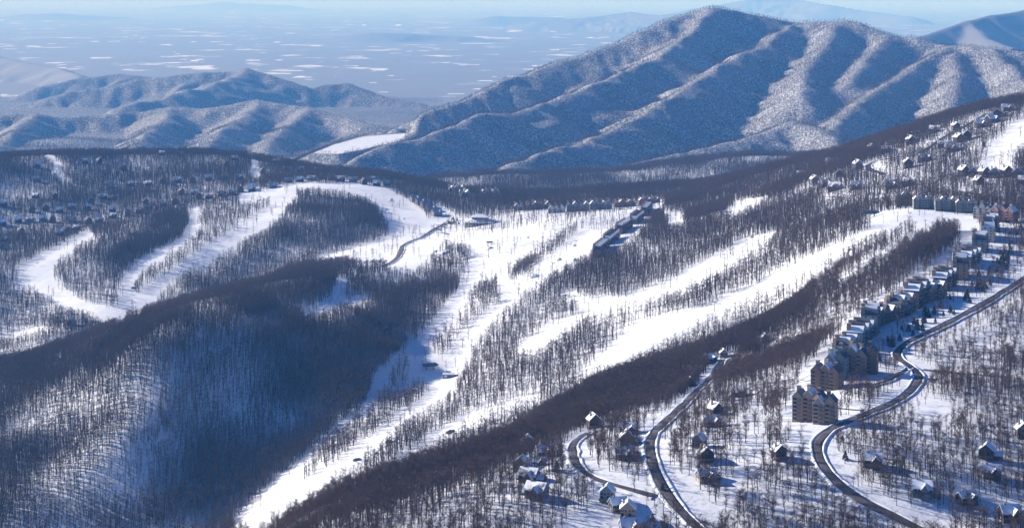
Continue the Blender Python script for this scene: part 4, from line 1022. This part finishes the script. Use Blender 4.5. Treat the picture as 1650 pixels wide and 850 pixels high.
# the 300 nearest as objects
tp = []
for k, (tr, cr) in enumerate(near_var):
    r = empty('bare_tree'); tr.build('trunk', M_bark, r); cr.build('crown', M_twig, r); index_children(r); tp.append(r)
for n_, i in enumerate(idx):
    k = n_ % 5; t = tp[k] if n_ < 5 else copy_tree(tp[k])
    t.location = (CX[i], CY[i], CZ_[i]); t.scale = (SC[i],) * 3; t.rotation_euler = (0, 0, rng.uniform(0, 6.28))
    tag(t, 'bare grey-brown deciduous tree in the snow close to the bottom edge of the photo', 'tree', 'bare trees nearest the camera')
m_ = np.ones(len(CX), bool); m_[idx] = False; CX, CY, CZ_, SC = CX[m_], CY[m_], CZ_[m_], SC[m_]
# trees on the mountains
c2 = 10.5; A, B = np.meshgrid(np.arange(-2500, 2700, c2), np.arange(5690, 9000, c2)); A = A + rng.uniform(0, c2, A.shape); B = B + rng.uniform(0, c2, B.shape)
um = 825 + F * A / B; ok = (um > -100) & (um < 1760) & (rng.random(A.shape) < .85 + .3 * fbm(A, B, 120, 3, 31)); A, B = A[ok], B[ok]
j = np.clip(((825 + F * A / B - US2[0]) / 4).astype(int), 0, len(US2) - 1); i = np.clip(np.interp(B, DS2, np.arange(len(DS2))).astype(int), 0, len(DS2) - 1)
vis = (V2[i, j] <= VM2[i, j] + 14) & ~CL2[i, j]
vhide = HV + F * 560 / 5300.
top1 = np.min(V1, 0)[np.clip(((825 + F * A / B - US[0]) / 3.5).astype(int), 0, len(US) - 1)]
vis &= V2[i, j] < top1 + 14
A, B = A[vis], B[vis]; C_ = sample2(A, B) + ZC
print('trees near/mid', len(CX), 'mountain', len(A))

def forest(name, X, Y, Z, SCL, variants, label):
    cl = bpy.data.collections.new(name + '_shapes')
    for k, (tr, cr) in enumerate(variants):
        me = joined(name + '_shape', tr, cr, M_bark, M_twig); cl.objects.link(bpy.data.objects.new('%s_shape_%d' % (name, k), me))
    me = bpy.data.meshes.new(name); me.vertices.add(len(X)); me.vertices.foreach_set('co', np.stack([X, Y, Z], 1).astype(np.float32).ravel())
    for an, av in (('tscale', SCL), ('trot', rng.uniform(0, 6.28, len(X)))):
        a = me.attributes.new(an, 'FLOAT', 'POINT'); a.data.foreach_set('value', av.astype(np.float32))
    a = me.attributes.new('tidx', 'INT', 'POINT'); a.data.foreach_set('value', rng.integers(0, len(variants), len(X)).astype(np.int32))
    o = bpy.data.objects.new(name, me); COL.objects.link(o); tag(o, kind='stuff'); o['label'] = label
    g = bpy.data.node_groups.new(name, 'GeometryNodeTree'); g.interface.new_socket('Geometry', in_out='INPUT', socket_type='NodeSocketGeometry'); g.interface.new_socket('Geometry', in_out='OUTPUT', socket_type='NodeSocketGeometry')
    N = g.nodes; L = g.links; gi = N.new('NodeGroupInput'); go = N.new('NodeGroupOutput'); ip = N.new('GeometryNodeInstanceOnPoints'); ci = N.new('GeometryNodeCollectionInfo')
    ci.inputs[0].default_value = cl; ci.inputs['Separate Children'].default_value = True; ci.inputs['Reset Children'].default_value = True
    def att(nm, ty):
        n = N.new('GeometryNodeInputNamedAttribute'); n.data_type = ty; n.inputs[0].default_value = nm; return n.outputs[0]
    cb = N.new('ShaderNodeCombineXYZ'); L.new(att('trot', 'FLOAT'), cb.inputs[2])
    L.new(gi.outputs[0], ip.inputs['Points']); L.new(ci.outputs[0], ip.inputs['Instance']); ip.inputs['Pick Instance'].default_value = True
    L.new(att('tidx', 'INT'), ip.inputs['Instance Index']); L.new(cb.outputs[0], ip.inputs['Rotation']); L.new(att('tscale', 'FLOAT'), ip.inputs['Scale']); L.new(ip.outputs[0], go.inputs[0])
    md = o.modifiers.new('instances', 'NODES'); md.node_group = g; return o
n1 = CY < 2300
forest('near_woods', CX[n1], CY[n1], CZ_[n1], SC[n1], near_var, 'bare deciduous wood covering the near ridge')
forest('middle_woods', CX[~n1], CY[~n1], CZ_[~n1], SC[~n1], mid_var, 'bare deciduous woods between and above the ski runs')
forest('mountain_woods', A, B, C_, rng.uniform(.55, .95, len(A)), far_var, 'bare woods on the large mountain behind')
